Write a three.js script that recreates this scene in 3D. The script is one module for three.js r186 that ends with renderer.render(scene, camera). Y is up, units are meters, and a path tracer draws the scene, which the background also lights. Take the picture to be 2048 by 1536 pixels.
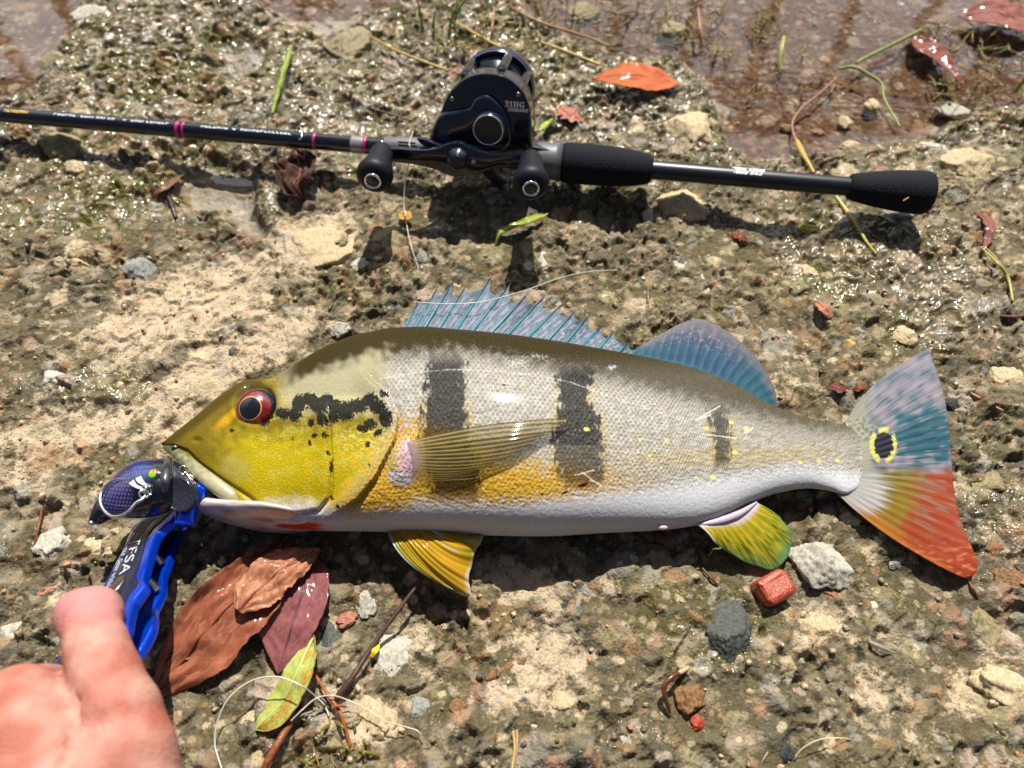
import * as THREE from 'three';
import { createNoise2D, createNoise3D } from 'simplex-noise';
import { MarchingCubes } from 'three/addons/objects/MarchingCubes.js';
import { mergeGeometries, mergeVertices, toCreasedNormals } from 'three/addons/utils/BufferGeometryUtils.js';
import { RoundedBoxGeometry } from 'three/addons/geometries/RoundedBoxGeometry.js';
import { FontLoader } from 'three/addons/loaders/FontLoader.js';
import { TextGeometry } from 'three/addons/geometries/TextGeometry.js';

// ---------------------------------------------------------------- camera, sky, sun, exposure
const scene = new THREE.Scene();
const TILT = 58 * Math.PI / 180, FPX = 1539, EYE = 0.314;         // tilt below the horizon, focal length and image in 2048 x 1536 units
const ST = Math.sin(TILT), CT = Math.cos(TILT), EYEZ = EYE / Math.tan(TILT);
const camera = new THREE.PerspectiveCamera(2 * Math.atan(768 / FPX) * 180 / Math.PI, 4 / 3, 0.02, 300);
camera.position.set(0, EYE, EYEZ);
camera.lookAt(0, 0, 0);
camera.focus = 0.325;
camera.userData.fStop = 8.5;
const renderer = new THREE.WebGLRenderer({ antialias: true });
renderer.toneMapping = THREE.LinearToneMapping;
renderer.toneMappingExposure = 1.72;
renderer.shadowMap.enabled = true;

const SUN = new THREE.Vector3(0.08, 0.85, -0.52).normalize();
const sun = new THREE.DirectionalLight(new THREE.Color(1, 0.965, 0.9), 5.0);
sun.name = 'sun';
sun.position.copy(SUN).multiplyScalar(4);
sun.castShadow = true;
sun.shadow.mapSize.set(4096, 4096);
Object.assign(sun.shadow.camera, { left: -0.6, right: 0.6, top: 0.6, bottom: -0.6, near: 0.5, far: 9 });
scene.add(sun, sun.target);

// ---------------------------------------------------------------- numbers
function rng(seed) { let a = seed >>> 0; return () => { a = (a + 0x6d2b79f5) >>> 0; let t = Math.imul(a ^ (a >>> 15), 1 | a); t = (t + Math.imul(t ^ (t >>> 7), 61 | t)) ^ t; return ((t ^ (t >>> 14)) >>> 0) / 4294967296; }; }
const n2 = createNoise2D(rng(11)), n3 = createNoise3D(rng(12));
const clamp = (x, a = 0, b = 1) => Math.min(b, Math.max(a, x));
const lerp = (a, b, t) => a + (b - a) * t;
const ss = (a, b, x) => { const t = clamp((x - a) / (b - a)); return t * t * (3 - 2 * t); };
const mix3 = (a, b, t) => [lerp(a[0], b[0], t), lerp(a[1], b[1], t), lerp(a[2], b[2], t)];
const fbm = (x, y, o = 4) => { let s = 0, a = 0.5; for (let i = 0; i < o; i++) { s += a * n2(x, y); x = x * 2.03 + 7.1; y = y * 2.03 - 3.7; a *= 0.5; } return s; };
const hash = (i, j, k) => { let h = Math.imul(i, 374761393) ^ Math.imul(j, 668265263) ^ Math.imul(k, 2147483647 ^ 0x5bd1e995); h = Math.imul(h ^ (h >>> 13), 1274126177); return ((h ^ (h >>> 16)) >>> 0) / 4294967296; };
const enc = (l) => { l = clamp(l); return Math.round(255 * (l <= 0.0031308 ? 12.92 * l : 1.055 * Math.pow(l, 1 / 2.4) - 0.055)); };
const lin = (s) => { s /= 255; return s <= 0.04045 ? s / 12.92 : Math.pow((s + 0.055) / 1.055, 2.4); };
const rgb = (r, g, b, k = 1) => [lin(r) * k, lin(g) * k, lin(b) * k];     // an sRGB triple as a linear base colour
const V = (x, y, z) => new THREE.Vector3(x, y, z);
// smooth curve through [x, y] rows, monotone in x
function curve(rows) {
  const n = rows.length, m = [];
  const d = (i) => (rows[i + 1][1] - rows[i][1]) / (rows[i + 1][0] - rows[i][0]);
  for (let i = 0; i < n; i++) m[i] = i === 0 ? d(0) : i === n - 1 ? d(n - 2) : d(i - 1) * d(i) <= 0 ? 0 : 2 * d(i - 1) * d(i) / (d(i - 1) + d(i));
  return (x) => {
    if (x <= rows[0][0]) return rows[0][1];
    if (x >= rows[n - 1][0]) return rows[n - 1][1];
    let i = 0; while (x > rows[i + 1][0]) i++;
    const w = rows[i + 1][0] - rows[i][0], t = (x - rows[i][0]) / w, t2 = t * t, t3 = t2 * t;
    return (2 * t3 - 3 * t2 + 1) * rows[i][1] + (t3 - 2 * t2 + t) * w * m[i] + (-2 * t3 + 3 * t2) * rows[i + 1][1] + (t3 - t2) * w * m[i + 1];
  };
}
// measured places: a spot of the photograph and a height above the ground give the place in metres
const ray = (x, y) => { const a = (x - 1024) / FPX, b = (768 - y) / FPX; return V(a, b * CT - ST, -b * ST - CT); };
function P(x, y, h) { const d = ray(x, y), t = (h - EYE) / d.y; return V(d.x * t, h, EYEZ + d.z * t); }
function onPlane(x, y, p0, n) { const d = ray(x, y), o = V(0, EYE, EYEZ), t = p0.clone().sub(o).dot(n) / d.dot(n); return o.addScaledVector(d, t); }
function measure(p) { const x = p.x, y = p.y - EYE, z = p.z - EYEZ, f = -y * ST - z * CT, u = y * CT - z * ST; return [1024 + FPX * x / f, 768 - FPX * u / f, f]; }
const pxAt = (h, y) => { const b = (768 - y) / FPX; return (EYE - h) / (ST - b * CT) / FPX; };      // metres per unit there

// ---------------------------------------------------------------- sky: hazy blue with soft bright clouds, brighter round the sun
{
  const W = 1024, H = 512, d = new Float32Array(W * H * 4);
  for (let j = 0; j < H; j++) for (let i = 0; i < W; i++) {
    const a = ((i + 0.5) / W - 0.5) * 2 * Math.PI, e = ((j + 0.5) / H - 0.5) * Math.PI, x = Math.cos(a) * Math.cos(e), y = Math.sin(e), z = Math.sin(a) * Math.cos(e);
    const c = x * SUN.x + y * SUN.y + z * SUN.z, ang = Math.acos(clamp(c, -1, 1)) * 57.3, up = Math.max(y, 0);
    let col = mix3([0.08, 0.1, 0.13], [0.022, 0.045, 0.1], Math.pow(up, 0.6));
    const k = 1.6 / (up + 0.25), f = fbm(x * k + 3, z * k + 5, 5), cl = ss(-0.15, 0.4, f + 0.1) * ss(0.0, 0.12, y);
    const elev = Math.asin(y) * 57.3, az = Math.abs(Math.atan2(x, -z)) * 57.3;
    const bank = ss(6, 24, elev) * ss(62, 40, elev) * ss(105, 35, az);                                                       // a bank of bright cloud below the sun
    col = mix3(col, [0.085, 0.09, 0.1], cl * 0.6);
    col = mix3(col, [1.2, 1.23, 1.32], bank * (0.66 + 0.34 * ss(-0.4, 0.3, f)));
    col = col.map((v) => v + 0.5 * Math.exp(-ang / 9));
    if (y < 0) col = mix3(col, [0.12, 0.11, 0.07], ss(0, -0.06, y));
    d.set([...col, 1], (j * W + i) * 4);
  }
  const t = new THREE.DataTexture(d, W, H, THREE.RGBAFormat, THREE.FloatType);
  t.mapping = THREE.EquirectangularReflectionMapping; t.magFilter = t.minFilter = THREE.LinearFilter; t.needsUpdate = true;
  scene.background = t; scene.environment = t;
}

// ---------------------------------------------------------------- builders
const names = new Map();
function numbered(n) { const k = names.get(n) ?? 0; names.set(n, k + 1); return k ? n + '_' + String(k).padStart(3, '0') : n; }
function tag(o, label, category, group, kind) { o.userData.label = label; o.userData.category = category; if (group) o.userData.group = group; if (kind) o.userData.kind = kind; return o; }
function sh(o) { o.castShadow = true; o.receiveShadow = true; return o; }
function mesh(name, geo, mat, parent) { const m = sh(new THREE.Mesh(geo, mat)); m.name = parent ? name : numbered(name); (parent ?? scene).add(m); return m; }
function thing(name, label, category, at, group) { const g = new THREE.Group(); g.name = numbered(name); if (at) g.position.copy(at); scene.add(g); return tag(g, label, category, group); }
// geometry given in scene places becomes local to its thing
function part(name, geo, mat, parent) { let o = parent; const p = V(0, 0, 0); while (o && o !== scene) { p.add(o.position); o = o.parent; } geo.translate(-p.x, -p.y, -p.z); return mesh(name, geo, mat, parent); }
function texture(w, h, fn, srgb = true, wrap = THREE.ClampToEdgeWrapping) {      // fn(u, v) gives linear colour (or a plain number when not srgb); v runs up
  const d = new Uint8Array(w * h * 4);
  for (let j = 0; j < h; j++) for (let i = 0; i < w; i++) {
    const c = fn((i + 0.5) / w, (j + 0.5) / h), o = (j * w + i) * 4;
    if (srgb) { d[o] = enc(c[0]); d[o + 1] = enc(c[1]); d[o + 2] = enc(c[2]); d[o + 3] = c.length > 3 ? clamp(c[3]) * 255 : 255; }
    else { const q = clamp(c) * 255; d[o] = d[o + 1] = d[o + 2] = q; d[o + 3] = 255; }
  }
  const t = new THREE.DataTexture(d, w, h, THREE.RGBAFormat);
  t.colorSpace = srgb ? THREE.SRGBColorSpace : THREE.NoColorSpace; t.wrapS = t.wrapT = wrap; t.magFilter = THREE.LinearFilter; t.minFilter = THREE.LinearMipmapLinearFilter; t.generateMipmaps = true; t.needsUpdate = true;
  return t;
}
const phys = (o) => new THREE.MeshPhysicalMaterial(o);
const plain = (c, roughness, o = {}) => phys({ color: new THREE.Color().setRGB(...c), roughness, ...o });
function grid(nu, nv, fn, o = {}) {                                     // fn(u, v) -> Vector3; uv = u, v
  const pos = [], uv = [], idx = [];
  for (let j = 0; j <= nv; j++) for (let i = 0; i <= nu; i++) { const u = i / nu, v = j / nv, p = fn(u, v); pos.push(p.x, p.y, p.z); uv.push(u, v); }
  for (let j = 0; j < nv; j++) for (let i = 0; i < nu; i++) { const a = j * (nu + 1) + i, b = a + 1, c = a + nu + 1, d = c + 1; if (o.flip) idx.push(a, c, b, b, c, d); else idx.push(a, b, c, b, d, c); }
  const g = new THREE.BufferGeometry();
  g.setAttribute('position', new THREE.Float32BufferAttribute(pos, 3)); g.setAttribute('uv', new THREE.Float32BufferAttribute(uv, 2)); g.setIndex(idx); g.computeVertexNormals();
  return g;
}
// a thin sheet with two faces and a closed rim
function sheet(nu, nv, fn, th) {
  const top = [], uv = [], idx = [], N = (nu + 1) * (nv + 1);
  for (let j = 0; j <= nv; j++) for (let i = 0; i <= nu; i++) { top.push(fn(i / nu, j / nv)); uv.push(i / nu, j / nv); }
  const at = (i, j) => top[clamp(j, 0, nv) * (nu + 1) + clamp(i, 0, nu)], pos = new Float32Array(N * 6), e = V(0, 0, 0), f = V(0, 0, 0);
  for (let j = 0; j <= nv; j++) for (let i = 0; i <= nu; i++) {
    e.subVectors(at(i + 1, j), at(i - 1, j)); f.subVectors(at(i, j + 1), at(i, j - 1)); e.cross(f).normalize(); if (e.y < 0) e.negate();
    const k = j * (nu + 1) + i, p = top[k], t = th * 0.5;
    pos.set([p.x + e.x * t, p.y + e.y * t, p.z + e.z * t], k * 3); pos.set([p.x - e.x * t, p.y - e.y * t, p.z - e.z * t], (N + k) * 3);
  }
  const A = top[0], B = top[nu], C = top[nv * (nu + 1)], flip = B.clone().sub(A).cross(C.clone().sub(A)).y < 0;
  const q = (a, b, c, d) => { if (flip) idx.push(a, c, b, b, c, d); else idx.push(a, b, c, b, d, c); };
  for (let j = 0; j < nv; j++) for (let i = 0; i < nu; i++) { const a = j * (nu + 1) + i, b = a + 1, c = a + nu + 1, d = c + 1; q(a, b, c, d); q(N + b, N + a, N + d, N + c); }
  for (let i = 0; i < nu; i++) { q(N + i, N + i + 1, i, i + 1); const a = nv * (nu + 1) + i; q(a, a + 1, N + a, N + a + 1); }
  for (let j = 0; j < nv; j++) { const a = j * (nu + 1), b = a + nu + 1; q(N + b, N + a, b, a); q(a + nu, N + a + nu, b + nu, N + b + nu); }
  const g = new THREE.BufferGeometry();
  g.setAttribute('position', new THREE.BufferAttribute(pos, 3)); g.setAttribute('uv', new THREE.Float32BufferAttribute([...uv, ...uv], 2)); g.setIndex(idx); g.computeVertexNormals();
  return g;
}
// round bar through points with a radius for each; caps closed
function bar(pts, radii, o = {}) {
  const seg = o.seg ?? Math.max(8, pts.length * 8), ring = o.ring ?? 10, c = pts.length > 2 ? new THREE.CatmullRomCurve3(pts, !!o.closed, 'centripetal') : new THREE.LineCurve3(pts[0], pts[1]);
  const R = Array.isArray(radii) ? radii : [radii, radii], pos = [], uv = [], idx = [];
  let ref = o.ref ?? V(0.13, 1, 0.21).normalize(), t0 = null;
  for (let i = 0; i <= seg; i++) {
    const t = i / seg, p = c.getPoint(t), d = c.getTangent(t).normalize();
    const a = ref.clone().addScaledVector(d, -ref.dot(d)).normalize(), b = d.clone().cross(a); ref = a;
    const s = t * (R.length - 1), k = Math.min(R.length - 2, Math.floor(s)); let r = lerp(R[k], R[k + 1], s - k);
    for (let j = 0; j <= ring; j++) { const w = j / ring * Math.PI * 2, x = Math.cos(w), y = Math.sin(w) * (o.flat ?? 1), q = r * (o.rough ? 1 + o.rough * n3(p.x * 400 + x * 2, p.y * 400 + y * 2, p.z * 400) : 1); pos.push(p.x + (a.x * y + b.x * x) * q, p.y + (a.y * y + b.y * x) * q, p.z + (a.z * y + b.z * x) * q); uv.push(t, j / ring); }
  }
  for (let i = 0; i < seg; i++) for (let j = 0; j < ring; j++) { const a = i * (ring + 1) + j, b = a + 1, e = a + ring + 1, f = e + 1; idx.push(a, b, e, b, f, e); }
  if (!o.closed) for (const [i, s] of [[0, 1], [seg, -1]]) { const p = c.getPoint(i / seg), m = pos.length / 3; pos.push(p.x, p.y, p.z); uv.push(i / seg, 0.5); for (let j = 0; j < ring; j++) { const a = i * (ring + 1) + j; if (s > 0) idx.push(m, a + 1, a); else idx.push(m, a, a + 1); } }
  const g = new THREE.BufferGeometry();
  g.setAttribute('position', new THREE.Float32BufferAttribute(pos, 3)); g.setAttribute('uv', new THREE.Float32BufferAttribute(uv, 2)); g.setIndex(idx); g.computeVertexNormals();
  return g;
}
// profile rows [along, radius] turned round an axis from A towards B
function turned(A, dir, rows, seg = 40) {
  const g = new THREE.LatheGeometry(rows.map(([a, r]) => new THREE.Vector2(Math.max(r, 1e-5), a)), seg);
  g.applyQuaternion(new THREE.Quaternion().setFromUnitVectors(V(0, 1, 0), dir.clone().normalize())); g.translate(A.x, A.y, A.z);
  return g;
}
const clean = (g) => { for (const k of Object.keys(g.attributes)) if (!['position', 'normal', 'uv'].includes(k)) g.deleteAttribute(k); return g.index ? g.toNonIndexed() : g; };
const merged = (...gs) => mergeGeometries(gs.flat().map(clean));
// ---------------------------------------------------------------- ground: wet crusty mud and crumbling concrete, dipping into puddles
const X0 = -0.43, X1 = 0.43, Z0 = -0.40, Z1 = 0.22, WATER = -0.0035;
const pools = [   // outlines [units of the photograph], depth in metres
  [[[-700, -500], [150, -500], [158, 0], [140, 60], [118, 110], [70, 175], [0, 212], [-700, 300]], 0.011],
  [[[470, -500], [490, 0], [540, 32], [600, 62], [650, 72], [700, 58], [740, 36], [810, 20], [830, -500]], 0.006],
  [[[1040, -500], [1050, 20], [1110, 60], [1190, 105], [1350, 110], [1420, 165], [1432, 240], [1455, 290], [1500, 322], [1580, 322], [1650, 312], [1700, 298], [1760, 283], [1850, 268], [1920, 240], [2000, 215], [2100, 205], [2700, 200], [2700, -500]], 0.009],
  [[[360, 335], [420, 318], [500, 335], [522, 370], [512, 420], [540, 470], [500, 482], [440, 430], [380, 425], [350, 390]], 0.0062],
  [[[205, 325], [260, 310], [295, 345], [265, 362], [215, 345]], 0.0055],
  [[[420, 80], [500, 60], [545, 100], [520, 150], [460, 160], [425, 130]], 0.0045],
  [[[1600, 440], [1680, 440], [1690, 490], [1600, 490]], 0.004],
];
const cream = [   // dry pale crust: x, y, half width, half height, turn, strength
  [620, 490, 110, 60, -0.5, 1], [430, 600, 170, 75, -0.25, 1], [310, 690, 190, 70, -0.15, 0.9], [430, 760, 110, 60, -0.5, 1.1], [350, 850, 80, 70, -0.6, 1], [200, 860, 90, 60, 0, 0.75], [100, 900, 110, 60, 0, 0.9], [60, 960, 90, 60, 0, 0.7], [560, 690, 120, 50, -0.5, 1],
  [250, 1000, 60, 30, 0, 0.6], [1040, 1180, 90, 45, 0.1, 1.1], [1090, 1330, 90, 55, 0.2, 1.1], [1060, 1400, 100, 50, 0, 1], [740, 1450, 85, 60, 0.3, 1], [830, 1300, 40, 60, 0, 0.8], [1110, 1250, 50, 50, 0, 0.8], [1635, 1250, 70, 50, 0, 0.9], [1760, 1440, 90, 80, 0, 0.55], [1720, 1390, 40, 60, -0.3, 0.7], [1940, 1400, 90, 60, 0, 0.8],
  [1200, 1210, 60, 40, 0, 0.6], [1990, 1330, 70, 40, 0.3, 0.6], [1560, 760, 60, 50, 0, 0.5], [1900, 640, 120, 60, 0.2, 0.35], [1960, 480, 90, 60, 0.3, 0.4], [1940, 340, 70, 50, 0, 0.6], [1240, 640, 90, 40, 0, 0.4], [600, 560, 60, 30, 0, 0.7], [1400, 560, 80, 40, 0, 0.3], [230, 90, 70, 20, 0, 0.4], [1370, 170, 60, 40, 0, 0.35], [120, 1210, 80, 40, 0, 0.4],
];
const wetter = [  // soaked, shining: x, y, half width, half height, strength
  [350, 120, 330, 130, 1], [250, 330, 300, 110, 1], [130, 430, 170, 70, 0.8], [560, 380, 150, 70, 0.7], [220, 790, 170, 50, 0.8], [330, 640, 80, 25, 0.7], [1100, 60, 300, 120, 1], [1250, 200, 200, 80, 0.9], [1750, 540, 220, 90, 0.9], [1860, 650, 120, 70, 0.8], [1660, 480, 160, 50, 0.9], [1960, 1060, 130, 130, 0.5], [1330, 1110, 60, 40, 0.7], [1960, 260, 110, 60, 0.6],
  [1400, 260, 120, 70, 0.8], [690, 230, 150, 60, 0.9], [1980, 120, 100, 120, 1], [300, 1040, 40, 30, 0.3], [640, 1470, 120, 80, 0.6], [1440, 1300, 120, 90, 0.5], [1280, 1450, 140, 80, 0.4], [900, 620, 80, 40, 0.3],
];
const polyDist = (pts, x, y) => {            // positive inside
  let d = 1e9, inside = false;
  for (let i = 0, j = pts.length - 1; i < pts.length; j = i++) {
    const [ax, ay] = pts[j], [bx, by] = pts[i], t = clamp(((x - ax) * (bx - ax) + (y - ay) * (by - ay)) / ((bx - ax) ** 2 + (by - ay) ** 2));
    d = Math.min(d, (ax + (bx - ax) * t - x) ** 2 + (ay + (by - ay) * t - y) ** 2);
    if ((ay > y) !== (by > y) && x < (bx - ax) * (y - ay) / (by - ay) + ax) inside = !inside;
  }
  return Math.sqrt(d) * (inside ? 1 : -1);
};
// coarse maps of dip, pale crust, wetness over the ground, looked up with interpolation
const FW = 344, FH = 248, field = new Float32Array((FW + 1) * (FH + 1) * 3);
for (let j = 0; j <= FH; j++) for (let i = 0; i <= FW; i++) {
  const x = X0 + (X1 - X0) * i / FW, z = Z0 + (Z1 - Z0) * j / FH, [px, py] = measure(V(x, 0, z)), wob = 9 * fbm(px / 34, py / 30, 3);
  let dip = 0, c = 0, w = 0.2 + 0.38 * ss(600, 150, py);
  for (const [pts, deep] of pools) dip = Math.max(dip, deep * ss(-16, 30, polyDist(pts, px, py) + wob));
  const s = 0.55 * fbm(px / 60 + 9, py / 45, 4);
  for (const [cx, cy, a, b, r, k] of cream) { const dx = px - cx, dy = py - cy, u = (dx * Math.cos(r) + dy * Math.sin(r)) / a, v = (dy * Math.cos(r) - dx * Math.sin(r)) / b; c = Math.max(c, k * ss(1.5, 0.35, Math.hypot(u, v) + s)); }
  for (const [cx, cy, a, b, k] of wetter) w = Math.max(w, k * ss(1.35, 0.45, Math.hypot((px - cx) / a, (py - cy) / b) + s));
  field.set([dip, c, w], (j * (FW + 1) + i) * 3);
}
const F3 = [0, 0, 0];
function look(x, z) {
  const u = clamp((x - X0) / (X1 - X0) * FW, 0, FW - 0.001), v = clamp((z - Z0) / (Z1 - Z0) * FH, 0, FH - 0.001), i = Math.floor(u), j = Math.floor(v), a = u - i, b = v - j, o = (j * (FW + 1) + i) * 3, q = (FW + 1) * 3;
  for (let k = 0; k < 3; k++) F3[k] = lerp(lerp(field[o + k], field[o + 3 + k], a), lerp(field[o + q + k], field[o + q + 3 + k], a), b);
  return F3;
}
// half-buried grit: in each cell of a grid a pebble or none; gives height, and which one
const grit = { h: 0, id: -1, e: 0 };
function gritAt(x, z, cell, share, seed) {
  const i0 = Math.floor(x / cell), j0 = Math.floor(z / cell);
  grit.h = 0; grit.id = -1; grit.e = 0;
  for (let j = j0 - 1; j <= j0 + 1; j++) for (let i = i0 - 1; i <= i0 + 1; i++) {
    if (hash(i, j, seed) > share) continue;
    const r = cell * (0.2 + 0.36 * hash(i, j, seed + 1) ** 1.5), dx = x - (i + 0.2 + 0.6 * hash(i, j, seed + 4)) * cell, dz = z - (j + 0.2 + 0.6 * hash(i, j, seed + 5)) * cell;
    if (dx * dx + dz * dz > r * r * 1.7) continue;
    const a = hash(i, j, seed + 2) * 6.28, sq = 0.6 + 0.4 * hash(i, j, seed + 3);
    const u = dx * Math.cos(a) + dz * Math.sin(a), v = (dz * Math.cos(a) - dx * Math.sin(a)) / sq, p = Math.pow(Math.abs(u) ** 2.6 + Math.abs(v) ** 2.6, 1 / 2.6) / r * (1 + 0.16 * n2(x / cell * 3.1 + i, z / cell * 3.1 + j));
    if (p < 1) { const h = r * 0.62 * Math.sqrt(1 - p * p) * (0.5 + 0.7 * hash(i, j, seed + 6)); if (h > grit.h) { grit.h = h; grit.id = hash(i, j, seed + 7); grit.e = 1 - p; } }
  }
  return grit;
}
const GR = [[0.017, 0.42, 101], [0.0085, 0.55, 211], [0.0042, 0.6, 331]];
function ground(x, z, fine = true) {
  const [dip, c, w] = look(x, z), wx = x + 0.003 * n2(x * 70, z * 70), wz = z + 0.003 * n2(x * 70 + 40, z * 70);
  const smoothMud = ss(-0.18, 0.3, n2(x * 15 + 11, z * 17) + 0.35 * n2(x * 45, z * 45 + 2)) * (z > -0.2 ? 1 : 0.5), rough = (1 - 0.78 * smoothMud) * (0.72 + 0.5 * n2(x * 7 + 3, z * 7)) * (1 - 0.55 * c) * (1 - 0.75 * ss(0.002, 0.006, dip)) + 0.12;
  let h = 0.0032 * n2(x * 8, z * 8) + 0.0007 + 0.006 * ss(-0.16, 0.02, z);
  h += rough * (0.0024 * n2(wx * 34, wz * 34) + 0.0023 * (0.5 - Math.abs(n2(wx * 62 + 5, wz * 62))) + 0.0013 * n2(wx * 130, wz * 130 + 9));
  if (fine) {
    h += rough * (0.0012 * (0.5 - Math.abs(n2(x * 240, z * 240))) + 0.0005 * (0.5 - Math.abs(n2(x * 520, z * 520))));
    const pit = ss(0.34, 0.66, n2(wx * 95 + 31, wz * 95)) * (1 - c * 0.6); h -= rough * 0.0020 * pit;
    const st = 0.5 * n2(wx * 26 + 17, wz * 30) + 0.25 * n2(wx * 70, wz * 64 + 5); h += (0.0016 * ss(-0.03, 0.03, st - 0.08) + 0.0011 * ss(-0.02, 0.02, st + 0.2)) * (1 - ss(0.001, 0.004, dip));     // broken slab edges
    let g = 0; const k = 1 - 0.55 * ss(0.002, 0.006, dip);
    for (const [cell, share, seed] of GR) g = Math.max(g, gritAt(x, z, cell, share * (1 - 0.5 * c), seed).h * (1 - 0.4 * smoothMud));
    h += g * k * 0.62;
  }
  return h - dip * (1 + 0.25 * n2(x * 20, z * 20)) - 0.02 * ss(-0.36, -0.6, z);
}
{
  const axis = (a, b, step, out) => { const r = [], n = Math.round((b - a) / step); for (const o of [...out].reverse()) r.push(a - o); for (let i = 0; i <= n; i++) r.push(a + (b - a) * i / n); for (const o of out) r.push(b + o); return r; };
  const far = [0.01, 0.03, 0.07, 0.15, 0.3, 0.6, 1.2, 2.5, 5, 10, 25, 60, 140], xs = axis(X0, X1, 0.00078, far), zs = axis(Z0, Z1, 0.00078, far), nx = xs.length, nz = zs.length;
  const pos = new Float32Array(nx * nz * 3), uv = new Float32Array(nx * nz * 2), idx = new Uint32Array((nx - 1) * (nz - 1) * 6);
  let k = 0;
  for (let j = 0; j < nz; j++) for (let i = 0; i < nx; i++) { const o = j * nx + i, x = xs[i], z = zs[j]; pos[o * 3] = x; pos[o * 3 + 1] = ground(x, z); pos[o * 3 + 2] = z; uv[o * 2] = (x - X0) / (X1 - X0); uv[o * 2 + 1] = (z - Z0) / (Z1 - Z0); }
  for (let j = 0; j < nz - 1; j++) for (let i = 0; i < nx - 1; i++) { const a = j * nx + i; idx[k++] = a; idx[k++] = a + nx; idx[k++] = a + 1; idx[k++] = a + 1; idx[k++] = a + nx; idx[k++] = a + nx + 1; }
  const g = new THREE.BufferGeometry();
  g.setAttribute('position', new THREE.BufferAttribute(pos, 3)); g.setAttribute('uv', new THREE.BufferAttribute(uv, 2)); g.setIndex(new THREE.BufferAttribute(idx, 1)); g.computeVertexNormals();
  const MUD = rgb(152, 138, 104, 0.36), MUD2 = rgb(106, 96, 66, 0.34), ALG = rgb(108, 102, 34, 0.48), PALE = rgb(230, 206, 170, 0.52), DARK = rgb(58, 48, 26, 0.5), BED = rgb(104, 60, 26, 0.4), SILT = rgb(176, 160, 128, 0.42);
  const peb = [rgb(222, 200, 160, 0.62), rgb(164, 160, 146, 0.6), rgb(96, 94, 84, 0.55), rgb(168, 128, 84, 0.6), rgb(200, 180, 158, 0.6), rgb(128, 118, 90, 0.6), rgb(184, 140, 110, 0.58), rgb(160, 148, 108, 0.6)];
  const TW = 2048, TH = 1476, rough = new Uint8Array(TW * TH * 4), bump = new Uint8Array(TW * TH * 4);
  const map = texture(TW, TH, (u, v) => {
    const x = X0 + (X1 - X0) * u, z = Z0 + (Z1 - Z0) * v, [dip, c, w] = look(x, z), a = n2(x * 24, z * 24), b = n2(x * 75 + 3, z * 75), d = n2(x * 230, z * 230 + 8), e = n2(x * 700, z * 700), f = n2(x * 1500, z * 1500 + 4);
    let col = mix3(MUD, MUD2, clamp(0.45 + 0.45 * a + 0.35 * b));
    const sm = ss(-0.18, 0.3, n2(x * 15 + 11, z * 17) + 0.35 * n2(x * 45, z * 45 + 2)); col = mix3(col, rgb(120, 106, 70, 0.4), sm * 0.75);
    const alg = ss(0.1, 0.75, 0.5 * n2(x * 13 + 7, z * 13) + 0.35 * b + 0.25 * d + 0.5 * w - 0.25 * c); col = mix3(col, ALG, alg * lerp(0.6, 0.9, w));
    const pit = ss(0.25, 0.7, n2(x * 330 + 5, z * 330) * 0.6 + d * 0.4); col = mix3(col, DARK, pit * 0.55 * (1 - 0.3 * c));
    const pc = ss(0.3, 0.8, c * 1.02 + 0.34 * b + 0.3 * d + 0.2 * e + 0.18 * a - 0.06); col = mix3(col, PALE, pc * 0.85);
    col = mix3(col, DARK, ss(0.28, 0.55, 0.5 * e + 0.35 * d + 0.3 * f) * 0.55);
    col = mix3(col, PALE, ss(0.35, 0.62, 0.55 * n2(x * 620 + 9, z * 620) + 0.3 * b + 0.3 * n2(x * 160, z * 160 + 5)) * 0.36);
    const sand = ss(0.3, 0.7, n2(x * 48 + 20, z * 48)) * (1 - pc); col = mix3(col, PALE, sand * 0.3);
    const under = ss(0.002, 0.006, dip); if (under > 0) { const small = ss(0.0075, 0.006, dip) * (z < -0.3 ? 0 : 1); col = mix3(col, mix3(BED, SILT, clamp(small + 0.5 * a * b + 0.22 * d)), under * 0.88); }
    let t = 1 + 0.2 * e * (1 - 0.6 * under) + 0.18 * f * (1 - 0.6 * under);
    for (const [cell, share, seed] of GR) { const g = gritAt(x, z, cell, share * (1 - 0.5 * c), seed); if (g.id >= 0) { const q = peb[Math.floor(g.id * 8)]; col = mix3(col, q, (0.5 + 0.5 * ((g.id * 97) % 1)) * ss(0.02, 0.2, g.e) * (0.62 - 0.25 * under + 0.15 * d)); } }
    const o = (Math.round(v * TH - 0.5) * TW + Math.round(u * TW - 0.5)) * 4, wet = clamp(w * 1.05 - 0.75 * pc + 0.2 * b + 0.1 * d + 0.5 * under);
    const r = lerp(lerp(0.97, 0.11, ss(0.42, 0.6, wet + 0.16 * e + 0.12 * d)), 1, ss(0.3, 0.8, under) * (dip > 0.0075 || z < -0.3 ? 1 : 0.6)); rough[o] = rough[o + 1] = rough[o + 2] = 255 * clamp(r, 0.08, 1); rough[o + 3] = 255;
    const soft = ss(0.5, 0.9, wet), bb = 0.5 + lerp(0.26, 0.12, soft) * e + lerp(0.2, 0.05, soft) * f + 0.16 * d + lerp(0, 0.16, soft) * n2(x * 420, z * 420); bump[o] = bump[o + 1] = bump[o + 2] = 255 * clamp(bb); bump[o + 3] = 255;
    return col.map((q) => q * t);
  }, true, THREE.MirroredRepeatWrapping);
  const data = (d) => { const t = new THREE.DataTexture(d, TW, TH, THREE.RGBAFormat); t.wrapS = t.wrapT = THREE.MirroredRepeatWrapping; t.magFilter = THREE.LinearFilter; t.minFilter = THREE.LinearMipmapLinearFilter; t.generateMipmaps = true; t.needsUpdate = true; return t; };
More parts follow.
